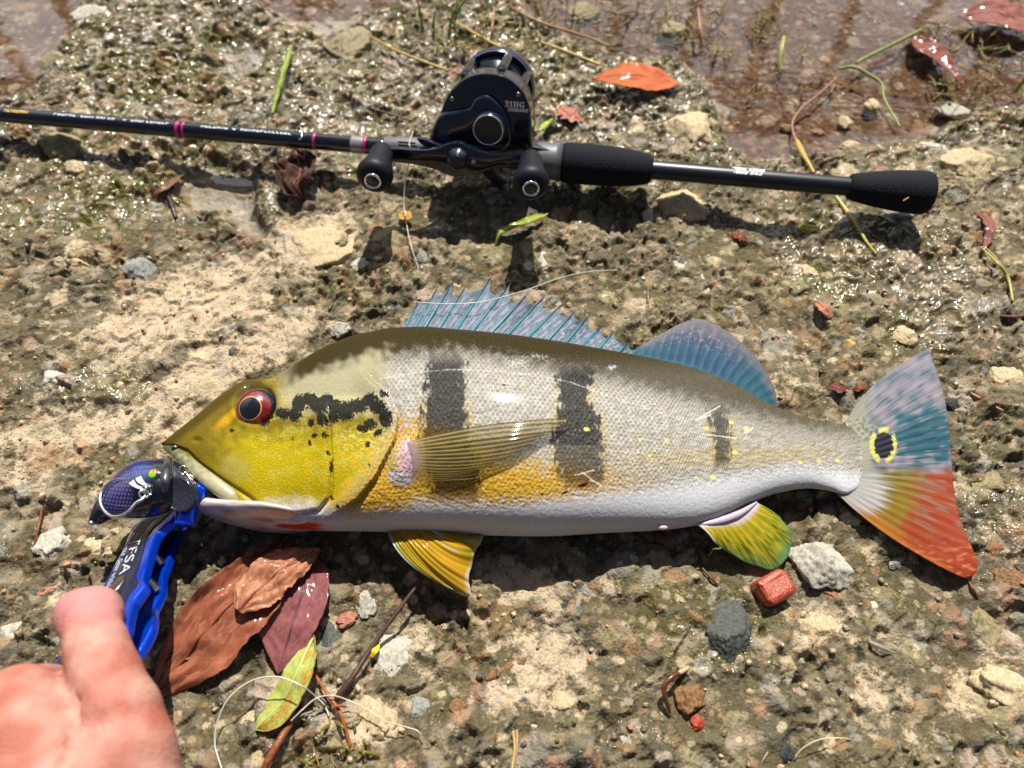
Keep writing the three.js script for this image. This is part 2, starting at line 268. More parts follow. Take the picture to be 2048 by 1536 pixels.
  const m = mesh('ground', g, phys({ map, roughnessMap: data(rough), roughness: 1, bumpMap: data(bump), bumpScale: 0.0008, specularIntensity: 0.8 }));
  m.userData.kind = 'structure'; m.userData.label = 'wet olive brown mud and crumbling pale concrete full of grit';
  // water standing in the dips and in the shallows beyond
  const w = grid(200, 120, (u, v) => V(lerp(-0.6, 0.6, u), WATER + 0.00004 * fbm(u * 14, v * 12, 2), lerp(-0.55, 0.0, v)), { flip: true });
  const rip = texture(512, 512, (u, v) => 0.5 + 0.4 * n2(u * 9, v * 9) + 0.1 * n2(u * 30, v * 30), false, THREE.MirroredRepeatWrapping);
  rip.repeat.set(2, 2);
  const wm = mesh('puddle_water', w, phys({ color: 0xffffff, transmission: 1, thickness: 0, roughness: 0.015, ior: 1.38, bumpMap: rip, bumpScale: 0.00016 }));
  wm.userData.kind = 'structure'; wm.userData.label = 'thin clear puddle water over the brown bed'; wm.castShadow = false;
}
const onG = (x, y, lift = 0, fine = true) => { let p = P(x, y, 0); for (let i = 0; i < 4; i++) p = P(x, y, Math.max(ground(p.x, p.z, fine), lift < 0 ? -1 : WATER - 0.0006) + lift); return p; };
// ---------------------------------------------------------------- fish, lying on its side
// plan of the fish: rows [x along the body, y], in the units of the photograph; thickness and height of the middle plane in metres
const BX0 = 326, BX1 = 1734;
const backLine = curve([[326, 889], [345, 874], [400, 832], [450, 792], [480, 774], [510, 766], [545, 764], [575, 749], [620, 722], [660, 701], [720, 679], [800, 665], [850, 663], [900, 667], [1000, 676], [1100, 689], [1200, 705], [1265, 716], [1330, 728], [1400, 745], [1470, 775], [1520, 803], [1560, 821], [1620, 839], [1676, 848], [1700, 856], [1720, 874], [1734, 908]]);
const bellyLine = curve([[326, 893], [345, 911], [370, 936], [400, 968], [430, 1002], [450, 1026], [475, 1043], [520, 1053], [580, 1058], [650, 1061], [770, 1063], [900, 1067], [1000, 1071], [1080, 1072], [1200, 1066], [1330, 1059], [1400, 1049], [1450, 1032], [1500, 1007], [1560, 985], [1620, 976], [1660, 981], [1690, 988], [1712, 978], [1734, 934]]);
const halfThick = curve([[326, 0.0022], [345, 0.0045], [400, 0.009], [480, 0.0145], [560, 0.0185], [680, 0.0235], [800, 0.0255], [950, 0.0262], [1100, 0.0245], [1250, 0.0205], [1400, 0.015], [1520, 0.0105], [1620, 0.0072], [1690, 0.0038], [1734, 0.0004]]);
const midPlane = curve([[326, 0.028], [700, 0.029], [1100, 0.029], [1300, 0.0265], [1500, 0.0222], [1734, 0.0184]]);
const fishCols = [];
function fishCol(x) {
  const m = midPlane(x), t = halfThick(x), yt = backLine(x), yb = bellyLine(x), yc = (yt + yb) / 2, hp = (yb - yt) / 2, s = pxAt(m, yc), el = TILT - Math.atan((768 - yc) / FPX), q = t * Math.cos(el) / s;
  const k = hp > q ? Math.sqrt(1 - (q / hp) ** 2 * 0.8) : 0.5;
  return { m, t, yc, hp: hp * k, a: P(x, yc - hp * k, m), b: P(x, yc + hp * k, m), q };
}
const fishAt = (x, phi) => {                  // phi 0 back ridge, pi / 2 highest flank, pi belly edge
  const c = fishCol(x), w = (1 - Math.cos(phi)) / 2, sn = Math.sin(phi), h = c.t * Math.sign(sn) * Math.pow(Math.abs(sn), 0.86);
  const p = c.a.clone().lerp(c.b, w); p.y += h; return p;
};
// where a measured spot lies on the upper flank
function onFish(x, y, lift = 0) {
  let X = x, lo, hi, p;
  for (let it = 0; it < 4; it++) { lo = 0.02; hi = Math.PI - 0.02; for (let i = 0; i < 30; i++) { const mid = (lo + hi) / 2; p = fishAt(X, mid); if (measure(p)[1] < y) lo = mid; else hi = mid; } X += x - measure(p)[0]; }
  p.y += lift; p.u = (X - BX0) / (BX1 - BX0); p.phi = (lo + hi) / 2; p.X = X; return p;
}
const segDist = (px, py, pts) => { let d = 1e9, s = 0, at = 0; for (let i = 1; i < pts.length; i++) { const [ax, ay] = pts[i - 1], [bx, by] = pts[i], t = clamp(((px - ax) * (bx - ax) + (py - ay) * (by - ay)) / ((bx - ax) ** 2 + (by - ay) ** 2)), e = Math.hypot(ax + (bx - ax) * t - px, ay + (by - ay) * t - py); if (e < d) { d = e; s = Math.sign((bx - ax) * (py - ay) - (by - ay) * (px - ax)); at = (i - 1 + t) / (pts.length - 1); } } return [d, s, at]; };
const GILL = [[742, 760], [775, 792], [797, 838], [792, 880], [772, 915], [752, 955], [712, 1000], [660, 1030], [600, 1044]];
const PREOP = [[655, 838], [660, 900], [662, 950], [660, 995], [640, 1018], [590, 1026], [530, 1018]];
const MAXI = [[345, 893], [372, 902], [400, 930], [445, 962], [490, 990], [520, 1012]];
const JAW = [[388, 1012], [430, 1026], [490, 1030], [560, 1034], [640, 1032]];
function relief(x, y) {                       // metres, outwards
  let r = 0;
  const [g, gs] = segDist(x, y, GILL); r += (gs > 0 ? 1 : 0) * 0.0017 * ss(46, 0, g) * (g < 46 ? 1 : 0) - (gs <= 0 ? 0.0009 * ss(20, 0, g) : 0);
  const [p, ps] = segDist(x, y, PREOP); r -= 0.0013 * ss(7, 0, p); r += ps > 0 ? 0.0009 * ss(40, 4, p) : 0;
  const [m] = segDist(x, y, MAXI); r -= 0.0013 * ss(7, 0, m);
  const [j] = segDist(x, y, JAW); r -= 0.0008 * ss(6, 0, j);
  const e = Math.hypot((x - 511) / 1.02, y - 808); r += 0.0006 * ss(60, 48, e) * ss(36, 44, e) - 0.003 * ss(44, 30, e);
  r += 0.0022 * ss(1.15, 0.25, ell(x, y, 806, 924, 32, 52, 0.1)); r -= 0.0009 * ss(9, 0, Math.hypot((x - 393) / 1.6, y - 880));                // nostril
  return r;
}
const ell = (x, y, cx, cy, a, b, r = 0) => { const dx = x - cx, dy = y - cy, u = (dx * Math.cos(r) + dy * Math.sin(r)) / a, v = (dy * Math.cos(r) - dx * Math.sin(r)) / b; return Math.hypot(u, v); };
const BLOTS = [[533, 842, 15, 8, -0.6], [567, 828, 15, 11, 0], [590, 829, 13, 15, 0], [600, 806, 17, 18, 0.3], [622, 800, 20, 14, 0.2], [640, 812, 22, 16, 0], [655, 800, 16, 12, 0.3], [645, 838, 11, 17, 0], [672, 815, 16, 16, 0], [668, 832, 12, 14, 0], [692, 822, 18, 20, 0], [715, 812, 22, 15, -0.1], [740, 800, 16, 12, -0.2], [755, 815, 20, 14, 0.4], [772, 838, 14, 20, -0.2], [740, 848, 13, 11, 0], [724, 858, 12, 7, 0.3], [757, 866, 11, 7, -0.5], [622, 846, 6, 9, 0], [629, 872, 6, 5, 0], [619, 886, 4, 6, 0], [650, 871, 6, 6, 0], [735, 889, 5, 6, 0], [463, 861, 4, 4, 0], [586, 878, 3, 3, 0], [768, 790, 8, 10, 0], [657, 906, 4, 4, 0], [662, 932, 3, 14, 0.05], [740, 930, 2.5, 2.5, 0], [663, 995, 4, 4, 0], [676, 1010, 4, 3, 0]];
const barX = { a: curve([[690, 862], [740, 852], [800, 848], [860, 842], [920, 850], [1010, 868]]), b: curve([[690, 918], [740, 928], [800, 932], [860, 934], [920, 950], [960, 962], [1010, 950]]) };
const bar2 = { a: curve([[720, 1118], [760, 1113], [800, 1120], [850, 1106], [900, 1108], [960, 1122], [1000, 1140]]), b: curve([[720, 1165], [750, 1190], [790, 1178], [840, 1200], [900, 1206], [950, 1208], [1000, 1190]]) };
const bar3 = { a: curve([[795, 1418], [850, 1422], [900, 1428], [950, 1436]]), b: curve([[795, 1445], [850, 1458], [900, 1460], [950, 1450]]) };
const whiteTop = curve([[430, 1020], [520, 1010], [570, 1003], [640, 1008], [700, 1026], [760, 1024], [860, 1000], [1000, 1006], [1150, 988], [1300, 976], [1400, 962], [1500, 945], [1600, 930], [1734, 950]]);
const yellowTop = curve([[400, 850], [470, 856], [560, 850], [640, 862], [700, 880], [790, 838], [850, 838], [930, 872], [1000, 905], [1150, 930], [1300, 948], [1450, 940], [1560, 935], [1734, 940]]);
const oliveLow = curve([[560, 765], [620, 752], [700, 742], [800, 712], [900, 702], [1000, 715], [1100, 735], [1200, 752], [1300, 775], [1400, 800], [1500, 825], [1600, 852], [1734, 868]]);
// scales in rows along the flank: place inside the scale (0..1 along, -1..1 across) and which one
function scaleAt(X, phi) {
  const w = X < 1300 ? 9.3 : 9.3 - 1.6 * ss(1300, 1650, X), rowH = 0.0385, r = phi / rowH * (X < 1300 ? 1 : lerp(1, 0.86, ss(1300, 1650, X))), best = { d: -1, a: 0, id: 0, t: 0 };
  const r0 = Math.round(r);
  for (let k = r0 - 1; k <= r0 + 1; k++) {
    const c = (X + 1.0 * n2(X / 40, k * 0.7)) / w + (k & 1 ? 0.5 : 0), c0 = Math.floor(c);
    for (let q = c0; q >= c0 - 1; q--) { const u = c - q, v = (r - k) / 1.08, d = 1 - Math.hypot((u - 0.62) / 0.95, v) ; if (d > 0 && (best.d < 0 || u < best.u)) { best.d = d; best.u = u; best.v = v; best.id = hash(q, k, 77); } }
  }
  return best;
}
function fishPaint(X, phi, x, y) {            // X along, phi round, x y as measured in the photograph
  const n = n2(x / 26, y / 26), f = n2(x / 8, y / 8), g = n2(x / 3.2, y / 3.2), q = (y - backLine(x)) / (bellyLine(x) - backLine(x));
  const GREY = rgb(214, 208, 194, 0.5), GREY2 = rgb(178, 171, 152, 0.46), OLIVE = rgb(84, 72, 36, 0.3), GOLD = rgb(234, 180, 24, 0.56), LEMON = rgb(200, 178, 16, 0.52), WHITE = rgb(228, 228, 230, 0.6), BLACK = rgb(14, 15, 18, 0.5), SNOUT = rgb(128, 108, 26, 0.55);
  const head = ss(30, -30, x - 770 + (y > 900 ? (y - 900) * 0.75 : 0) - 10 * n);
  const s = scaleAt(X, phi), onB = ss(700, 800, x), dith = (s.id - 0.5) * 0.75 * onB;
  let col = mix3(GREY, GREY2, clamp(0.35 + 0.4 * n + 0.25 * ss(1250, 1600, x)));
  const ol = ss(18, -22, y - oliveLow(x) + 10 * n + 5 * f); col = mix3(col, mix3(GREY2, OLIVE, 0.55), ss(40, -10, y - oliveLow(x) + 12 * n) * 0.6 * (1 - head)); col = mix3(col, OLIVE, ol * (1 - 0.25 * ss(700, 760, y)));
  // yellow of belly and cheek
  const yel = ss(-24, 46, y - yellowTop(x) + 14 * n + 5 * f + 34 * dith) * ss(1390, 1120, x + 30 * n) ; col = mix3(col, GOLD, yel * (0.9 + 0.1 * f) * (1 - head));
  const tailGold = ss(30, 6, Math.abs(y - (918 - 0.02 * (x - 1300)) + 8 * n)) * ss(1150, 1330, x) * ss(1700, 1580, x); col = mix3(col, rgb(214, 176, 60, 0.6), tailGold * clamp(0.25 + 0.4 * f));
  if (head > 0.001) {
    let h = mix3(SNOUT, LEMON, ss(-26, 40, y - 868 + 0.16 * (x - 560) * (x < 560 ? -1 : 0.4) + 14 * n) * ss(395, 520, x + 20 * n));
    h = mix3(h, rgb(150, 132, 26, 0.5), ss(-0.1, 0.6, n2(x / 38 + 9, y / 30) + 0.4 * f) * 0.45 * ss(930, 880, y) * ss(440, 520, x)); h = mix3(h, rgb(214, 200, 96, 0.56), ss(0.1, 0.8, n2(x / 50 + 2, y / 36 + 5) + 0.3 * f) * 0.35 * ss(480, 560, x));
    h = mix3(h, rgb(206, 196, 150, 0.54), ss(540, 600, x) * ss(845, 800, y + 10 * n));
    h = mix3(h, rgb(176, 168, 132, 0.55), ss(548, 590, x) * ss(800, 782, y));
    h = mix3(h, OLIVE, ss(14, -16, y - 772 + 0.36 * (x - 560) + 8 * n) * ss(540, 600, x));
    h = mix3(h, rgb(70, 58, 20, 0.6), ss(26, 6, y - backLine(x)) * ss(560, 500, x) * 0.8);
    h = mix3(h, GOLD, ss(0.1, 0.7, n2(x / 45 + 3, y / 35)) * ss(560, 700, x) * ss(880, 930, y) * 0.8);
    h = mix3(h, rgb(222, 206, 120, 0.6), ss(0.0, 0.5, n2(x / 17, y / 9 + 7) + 0.4 * f) * ss(660, 700, x) * ss(960, 900, y) * ss(840, 870, y) * 0.6);
    h = mix3(h, rgb(214, 160, 20, 0.6), ss(1, 0.3, ell(x, y, 455, 838, 40, 13, -0.65)) * 0.8);
    h = mix3(h, rgb(186, 168, 90, 0.55), ss(1.1, 0.5, ell(x, y, 470, 935, 38, 30, 0.4)) * 0.55);
    h = mix3(h, rgb(232, 214, 60, 0.6), ss(0.35, 0.7, n2(x / 4.2, y / 3.6)) * ss(470, 520, x) * ss(850, 880, y) * ss(1000, 970, y) * 0.75);   // pale granular cheek scales
    col = mix3(col, h, head);
  }
  // white below
  const wl = ss(-20, 24, y - whiteTop(x) + 7 * n + 3 * f + 16 * dith); col = mix3(col, WHITE, wl); col = mix3(col, rgb(226, 196, 186, 0.62), wl * ss(0.1, 0.6, n2(x / 60, y / 14)) * ss(700, 620, x) * 0.6);
  col = mix3(col, rgb(212, 74, 30, 0.62), ss(1.15, 0.6, ell(x, y, 596, 1051, 56, 6, 0)));
  const lb = ell(x, y, 808, 924, 34, 52, 0.1) + 0.12 * f; col = mix3(col, mix3(rgb(222, 196, 120, 0.56), mix3(rgb(214, 180, 190, 0.58), rgb(150, 112, 132, 0.52), ss(0.2, 0.7, g * 0.5 + f * 0.4 + (x - 812) / 60)), ss(786, 812, x + 4 * f)), ss(1.1, 0.7, lb) * 0.95); col = mix3(col, rgb(232, 224, 228, 0.62), ss(1.1, 0.6, ell(x, y, 800, 956, 30, 16, 0.2)) * 0.85);
  // bands
  const edge = 3 * f + 7 * n + 20 * dith, fade = (m, a, b, lo, hi, s) => ss(-s, s, y - lo) * ss(s, -s, y - hi) * ss(-7, 7, x - a + m) * ss(7, -7, x - b + m);
  let bar = fade(edge, barX.a(y), barX.b(y), 712, 998, 22) * 0.94; bar = Math.max(bar, fade(edge, bar2.a(y), bar2.b(y), 735, 975, 20) * (y > 890 ? 0.8 : 0.95), fade(edge, bar3.a(y), bar3.b(y), 815, 935, 18) * 0.82);
  const rim = Math.max(fade(edge, barX.a(y) - 12, barX.b(y) + 12, 800, 1000, 20), fade(edge, bar2.a(y) - 9, bar2.b(y) + 10, 770, 960, 20), fade(edge, bar3.a(y) - 8, bar3.b(y) + 8, 830, 930, 20)); col = mix3(col, rgb(214, 180, 70, 0.6), clamp(rim - bar) * 0.45);
  let blot = 0; if (x < 810) for (const [cx, cy, a, b, r] of BLOTS) blot = Math.max(blot, ss(1.12, 0.86, ell(x + 2.5 * f, y + 2.5 * g, cx, cy, a, b, r) + 0.22 * f));
  // scales: dark rims, shining centres
  const onScale = ss(700, 800, x - (y > 930 ? -60 : 0) + (y > 930 ? 60 * ss(930, 1000, y) : 0)) * (1 - head) * ss(1745, 1690, x);
  const rimS = ss(0.3, 0.06, s.d), core = ss(0.45, 0.75, s.d) * ss(0.3, 0.55, s.u);
  const str = onScale * (1 - 0.72 * wl) * (1 - 0.6 * ol) * lerp(1, 0.6, ss(1300, 1600, x));
  col = mix3(col, col.map((c) => c * 0.4), rimS * str * 0.9);
  col = mix3(col, col.map((c) => Math.min(0.8, c * 1.25 + 0.07)), core * str * (0.35 + 0.5 * s.id));
  const dark = mix3(BLACK, rgb(150, 140, 124, 0.6), core * onScale * (0.03 + 0.4 * (s.id > 0.5 ? s.id : 0)) * (y > 850 ? 1 : 0.25)); const goldDark = mix3(dark, rgb(96, 64, 8, 0.6), yel * 0.3 * (1 - head)); col = mix3(col, goldDark, bar * (0.93 + 0.05 * f));
  col = mix3(col, mix3(BLACK, rgb(50, 56, 62, 0.7), ss(0.3, 0.9, f) * 0.4), blot * 0.95);
  // lateral line, whitish patches painted along the upper back, pale flecks, debris
  const [l] = segDist(x, y, [[760, 757], [830, 745], [900, 739], [1000, 742], [1080, 751], [1140, 764], [1200, 786], [1280, 812], [1360, 840]]); col = mix3(col, rgb(226, 218, 196, 0.66), ss(2.0, 0.6, l) * (0.3 + 0.4 * f));
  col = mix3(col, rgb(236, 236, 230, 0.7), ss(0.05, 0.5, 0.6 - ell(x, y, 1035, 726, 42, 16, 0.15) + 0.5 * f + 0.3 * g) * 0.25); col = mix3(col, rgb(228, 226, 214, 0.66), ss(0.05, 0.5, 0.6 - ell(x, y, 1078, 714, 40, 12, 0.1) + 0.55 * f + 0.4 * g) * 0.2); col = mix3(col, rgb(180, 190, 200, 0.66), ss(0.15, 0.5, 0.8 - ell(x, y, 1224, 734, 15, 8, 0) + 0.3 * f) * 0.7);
  for (const [cx, cy, a] of [[1173, 858, 6], [1412, 857, 5], [1335, 882, 5], [1280, 880, 4], [1426, 954, 6], [1394, 956, 4], [1300, 912, 4], [1462, 845, 5], [1470, 905, 6], [1637, 921, 5], [1675, 921, 5], [1742, 945, 5], [1600, 925, 5], [1492, 858, 6]]) col = mix3(col, rgb(240, 226, 110, 0.66), ss(1.2, 0.7, ell(x, y, cx, cy, a, a * 0.7, 0.4) + 0.2 * f) * 0.9);
  col = mix3(col, rgb(232, 230, 196, 0.66), ss(0.1, 0.5, 0.75 - ell(x, y, 1497, 862, 26, 7, -0.7) + 0.35 * f) * 0.6);
  for (const [x0, y0, x1, y1] of [[1165, 945, 1205, 975], [1180, 960, 1200, 968], [1400, 835, 1440, 812], [1392, 840, 1420, 830], [1405, 868, 1470, 876], [1150, 950, 1188, 940]]) col = mix3(col, rgb(236, 226, 200, 0.66), ss(2, 0.6, segDist(x, y, [[x0, y0], [x1, y1]])[0] + 0.5 * f) * 0.7);
  for (const [cx, cy, a, b, r] of [[1166, 970, 14, 4, -0.35], [1130, 985, 9, 2.5, -0.5], [1085, 988, 3, 2, 0], [1008, 770, 4, 2, 0]]) col = mix3(col, rgb(84, 34, 20, 0.6), ss(1.2, 0.7, ell(x, y, cx, cy, a, b, r) + 0.25 * f));
  const t = 1 + 0.1 * g + 0.07 * f; return col.map((c) => c * t);
}
const inset = (p, n, d) => p.addScaledVector(n, d);
const fish = thing('peacock_bass', 'yellow and silver fish with black bands lying on its side on the wet ground', 'fish', V(P(1000, 870, 0).x, 0.004, P(1000, 870, 0).z));
{
  const NX = 640, NP = 150, pos = [], uv = [], idx = [], cols = [];
  const raw = (i, phi) => fishAt(lerp(BX0, BX1, i / NX), phi), phis = [];
  for (let j = 0; j <= NP; j++) phis.push(j <= 110 ? Math.PI * j / 110 : Math.PI + Math.PI * (j - 110) / (NP - 110));
  for (let i = 0; i <= NX; i++) for (let j = 0; j <= NP; j++) {
    const X = lerp(BX0, BX1, i / NX), ph = phis[j], p = fishAt(X, ph);
    if (ph > 0 && ph < Math.PI) { const [mx, my] = measure(p), a = fishAt(X, ph - 0.03), b = fishAt(X, ph + 0.03), c = fishAt(Math.max(BX0, X - 3), ph), d = fishAt(Math.min(BX1, X + 3), ph), n = b.sub(a).cross(d.sub(c)).normalize(); if (n.y < 0) n.negate(); p.addScaledVector(n, relief(mx, my) * ss(0, 0.25, Math.min(ph, Math.PI - ph))); }
    pos.push(p.x, p.y, p.z); uv.push(i / NX, (ph <= Math.PI ? ph : 2 * Math.PI - ph) / Math.PI);
  }
  const R = NP + 1;
  for (let i = 0; i < NX; i++) for (let j = 0; j < NP; j++) { const a = i * R + j, b = a + 1, c = a + R, d = c + 1; idx.push(a, b, c, b, d, c); }
  for (const [i, s] of [[0, 1], [NX, -1]]) { const m = pos.length / 3, c = fishCol(i ? BX1 : BX0), o = c.a.clone().lerp(c.b, 0.5); pos.push(o.x, o.y, o.z); uv.push(i / NX, 0.5); for (let j = 0; j < NP; j++) { const a = i * R + j; if (s > 0) idx.push(m, a + 1, a); else idx.push(m, a, a + 1); } }
  const g = new THREE.BufferGeometry(); g.setAttribute('position', new THREE.Float32BufferAttribute(pos, 3)); g.setAttribute('uv', new THREE.Float32BufferAttribute(uv, 2)); g.setIndex(idx); g.computeVertexNormals();
  const TW = 1664, TH = 600, spot = (u, v) => { const X = lerp(BX0, BX1, u), c = fishCol(X); return [X, v * Math.PI, c]; };
  let lastU = -1, C = null; const colCache = []; for (let i = 0; i < TW; i++) colCache[i] = fishCol(lerp(BX0, BX1, (i + 0.5) / TW));
  const seen = (u, v) => { const X = lerp(BX0, BX1, u), c = colCache[Math.min(TW - 1, Math.floor(u * TW))], ph = v * Math.PI, w = (1 - Math.cos(ph)) / 2, p = c.a.clone().lerp(c.b, w); p.y += c.t * Math.pow(Math.sin(ph), 0.86); return [X, ph, ...measure(p)]; };
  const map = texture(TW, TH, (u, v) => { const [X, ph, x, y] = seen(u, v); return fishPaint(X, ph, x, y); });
  const bump = texture(TW, TH, (u, v) => {
    const [X, ph, x, y] = seen(u, v), s = scaleAt(X, ph), body = ss(730, 800, x + (y > 930 ? 70 * ss(930, 1000, y) : 0)), cheek = (1 - body) * ss(470, 520, x) * ss(845, 880, y) * ss(1010, 980, y);
    const h = s.d > 0 ? 0.25 + (0.45 + 0.5 * (s.id - 0.5)) * s.u * ss(0, 0.22, s.d) + 0.35 * (((s.id * 57) % 1) - 0.5) * s.v : 0.2;
    const calm = 1 - 0.8 * ss(-6, 22, y - whiteTop(x)), wetL = 0.22 * n2(x / 17, y / 11) + 0.1 * n2(x / 7, y / 6);
    return lerp(0.45 + 0.05 * n2(x / 9, y / 9) + 0.03 * n2(x / 3, y / 3), 0.45 + (h - 0.45) * calm + wetL * calm, body) + cheek * 0.14 * ss(0.1, 0.6, n2(x / 4.2, y / 3.6));
  }, false);
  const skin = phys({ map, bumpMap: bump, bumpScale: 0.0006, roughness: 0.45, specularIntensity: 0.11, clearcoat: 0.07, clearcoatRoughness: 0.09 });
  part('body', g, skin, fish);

  const wet = (c, r = 0.3, o = {}) => plain(c, r, { clearcoat: 0.8, clearcoatRoughness: 0.1, ...o });
  // upper lip, mouth lining, lower jaw
  const hAt = (x, d = 0) => midPlane(x) + d, lipPts = [[330, 893, 0.0295], [347, 901, 0.0315], [372, 922, 0.034], [402, 948, 0.0362], [435, 973, 0.0378], [462, 992, 0.0378], [476, 1003, 0.0372]].map(([x, y, h]) => P(x, y, h));
  const lipTex = texture(256, 64, (u, v) => { const n = n2(u * 14, v * 6), c = mix3(rgb(104, 106, 40, 0.5), rgb(204, 194, 146, 0.5), ss(0.1, 0.75, u + 0.15 * n)); return mix3(c, rgb(170, 178, 90, 0.6), ss(0.55, 0.8, v) * ss(0.95, 0.5, u) * 0.7).map((q) => q * (1 + 0.06 * n2(u * 60, v * 20))); });
  part('upper_lip', bar(lipPts, [0.0012, 0.002, 0.0025, 0.0028, 0.003, 0.0031, 0.003, 0.0024, 0.0009], { seg: 56, ring: 18, flat: 0.75 }), wet([1, 1, 1], 0.35, { map: lipTex }), fish);
  const lining = grid(40, 14, (u, v) => { const x = lerp(392, 520, u), y0 = curve([[392, 962], [430, 985], [470, 1002], [520, 1004]])(x), y1 = curve([[392, 1008], [450, 1022], [520, 1026]])(x), a = P(x, lerp(y0, y1, v), 0.0352 - 0.006 * (1 - u) + 0.0025 * Math.sin(v * 3.14)); a.y -= 0.0035 * Math.sin(v * 3.14) * Math.sin(u * 3.14); return a; }, { flip: true });
  part('mouth_lining', lining, wet(rgb(228, 196, 184, 0.66), 0.3), fish);
  const jt = curve([[388, 1000], [410, 996], [450, 1004], [490, 1012], [540, 1018], [640, 1036]]), jb = curve([[388, 1013], [400, 1026], [450, 1044], [520, 1053], [580, 1054], [640, 1046]]), jth = curve([[388, 0.003], [410, 0.006], [470, 0.0115], [540, 0.0145], [640, 0.008]]);
  const jawTex = texture(256, 64, (u, v) => { const n = n2(u * 2.2, v * 9), m = n2(u * 5, v * 34); return mix3(mix3(rgb(228, 222, 212, 0.66), rgb(208, 174, 150, 0.62), ss(-0.1, 0.6, n)), rgb(170, 120, 96, 0.6), ss(0.3, 0.7, m) * 0.4).map((q) => q * (1 + 0.06 * n2(u * 70, v * 30))); });
  part('lower_jaw', grid(60, 40, (u, v) => { const x = lerp(388, 640, u), w = v * Math.PI * 2, yc = (jt(x) + jb(x)) / 2, hp = (jb(x) - jt(x)) / 2, p = P(x, yc - hp * Math.cos(w) * 0.86, 0.0285); p.y += Math.sin(w) * jth(x) * (1 - 0.5 * ss(0, 0.05, 0.05 - u)); return p; }, { flip: false }), wet([1, 1, 1], 0.3, { map: jawTex }), fish);
  part('nostril', new THREE.SphereGeometry(1, 16, 12).applyMatrix4(new THREE.Matrix4().compose(onFish(350, 896, 0.0003), new THREE.Quaternion(), V(0.0016, 0.001, 0.0013))), wet(rgb(26, 24, 18)), fish);

  // eye, turned a little towards the belly side
  const ec = onFish(512, 814, -0.0026), er = 0.0089, axis = V(-0.16, 1, 0.42).normalize(), q = new THREE.Quaternion().setFromUnitVectors(V(0, 1, 0), axis);
  const cap = (r, t0, t1, sy) => { const s = new THREE.SphereGeometry(r, 56, 28, 0, Math.PI * 2, t0, t1 - t0); s.scale(1, sy, 1); s.applyQuaternion(q); s.translate(ec.x, ec.y, ec.z); return s; };
  const glaze = { clearcoat: 1, clearcoatRoughness: 0.03 };
  const ball = part('eye', cap(er, 0, Math.PI, 0.84), wet([1, 1, 1], 0.25, { map: texture(128, 64, (u, v) => mix3(rgb(176, 164, 184, 0.6), rgb(26, 30, 48, 0.6), ss(-0.25, 0.35, Math.cos((u - 0.62) * 6.28) + 0.3 * n2(u * 9, v * 6))), true), ...glaze }), fish);
  part('iris', cap(er * 1.012, 0.56, 1.02, 0.84), wet([1, 1, 1], 0.25, { map: texture(256, 64, (u, v) => { const n = n2(Math.cos(u * 6.28) * 6, Math.sin(u * 6.28) * 6 + v), b = ss(0.25, 0.95, Math.sin(u * 6.283 + 4.2) * 0.5 + 0.5); let c = mix3(rgb(170, 20, 34, 0.5), rgb(70, 8, 22, 0.5), clamp(0.3 + 0.5 * n + 0.4 * ss(0.35, 0, v))); return c.map((k) => k * (1 + 0.2 * n2(u * 120, v * 3))); }), ...glaze }), ball);
  part('gold_ring', cap(er * 1.014, 0.515, 0.57, 0.84), wet(rgb(226, 176, 60, 0.62), 0.25, glaze), ball);
  part('pupil', cap(er * 1.018, 0, 0.52, 0.84), wet([0.006, 0.006, 0.01], 0.2, glaze), ball);
}
// ---------------------------------------------------------------- fins
const fade1 = (rows) => curve(rows);
function polyline(pts) { const L = [0]; for (let i = 1; i < pts.length; i++) L.push(L[i - 1] + pts[i].distanceTo(pts[i - 1])); const T = L[L.length - 1]; return (t) => { const s = clamp(t) * T; let i = 0; while (i < pts.length - 2 && s > L[i + 1]) i++; return pts[i].clone().lerp(pts[i + 1], clamp((s - L[i]) / (L[i + 1] - L[i] || 1))); }; }
const smooth3 = (rows) => { const c = new THREE.CatmullRomCurve3(rows.map((r) => P(...r)), false, 'centripetal'); return (t) => c.getPointAt(clamp(t)); };
// a fin from base curve over mid curve to rim curve; rays are ridges in the sheet
function fin(name, base, mid, rim, rays, map, o = {}) {
  const nu = o.nu ?? rays * 10, nv = o.nv ?? 36;
  const g = sheet(nu, nv, (u, v) => {
    const a = base(u), m = mid(u), r = rim(u), l0 = 2 * (v - 0.5) * (v - 1), l1 = 4 * v * (1 - v), l2 = 2 * v * (v - 0.5), p = a.multiplyScalar(l0).addScaledVector(m, l1).addScaledVector(r, l2);
    p.y += (o.amp ?? 0.0003) * Math.cos(u * rays * Math.PI * 2) * (1 - 0.35 * v) * ss(0.04, 0.3, v) + (o.wave ? o.wave(u, v) : 0);
    return p;
  }, o.th ?? 0.0005);
  return part(name, g, phys({ map, roughness: 0.75, specularIntensity: 0.3, clearcoat: 0.4, clearcoatRoughness: 0.08, transmission: o.through ?? 0.12, thickness: 0, ...(o.mat ?? {}) }), fish);
}
const rayLine = (u, rays, w = 0.3) => ss(w, 0, Math.abs(((u * rays) % 1 + 1) % 1 - 0.5) * 2 - (1 - w));
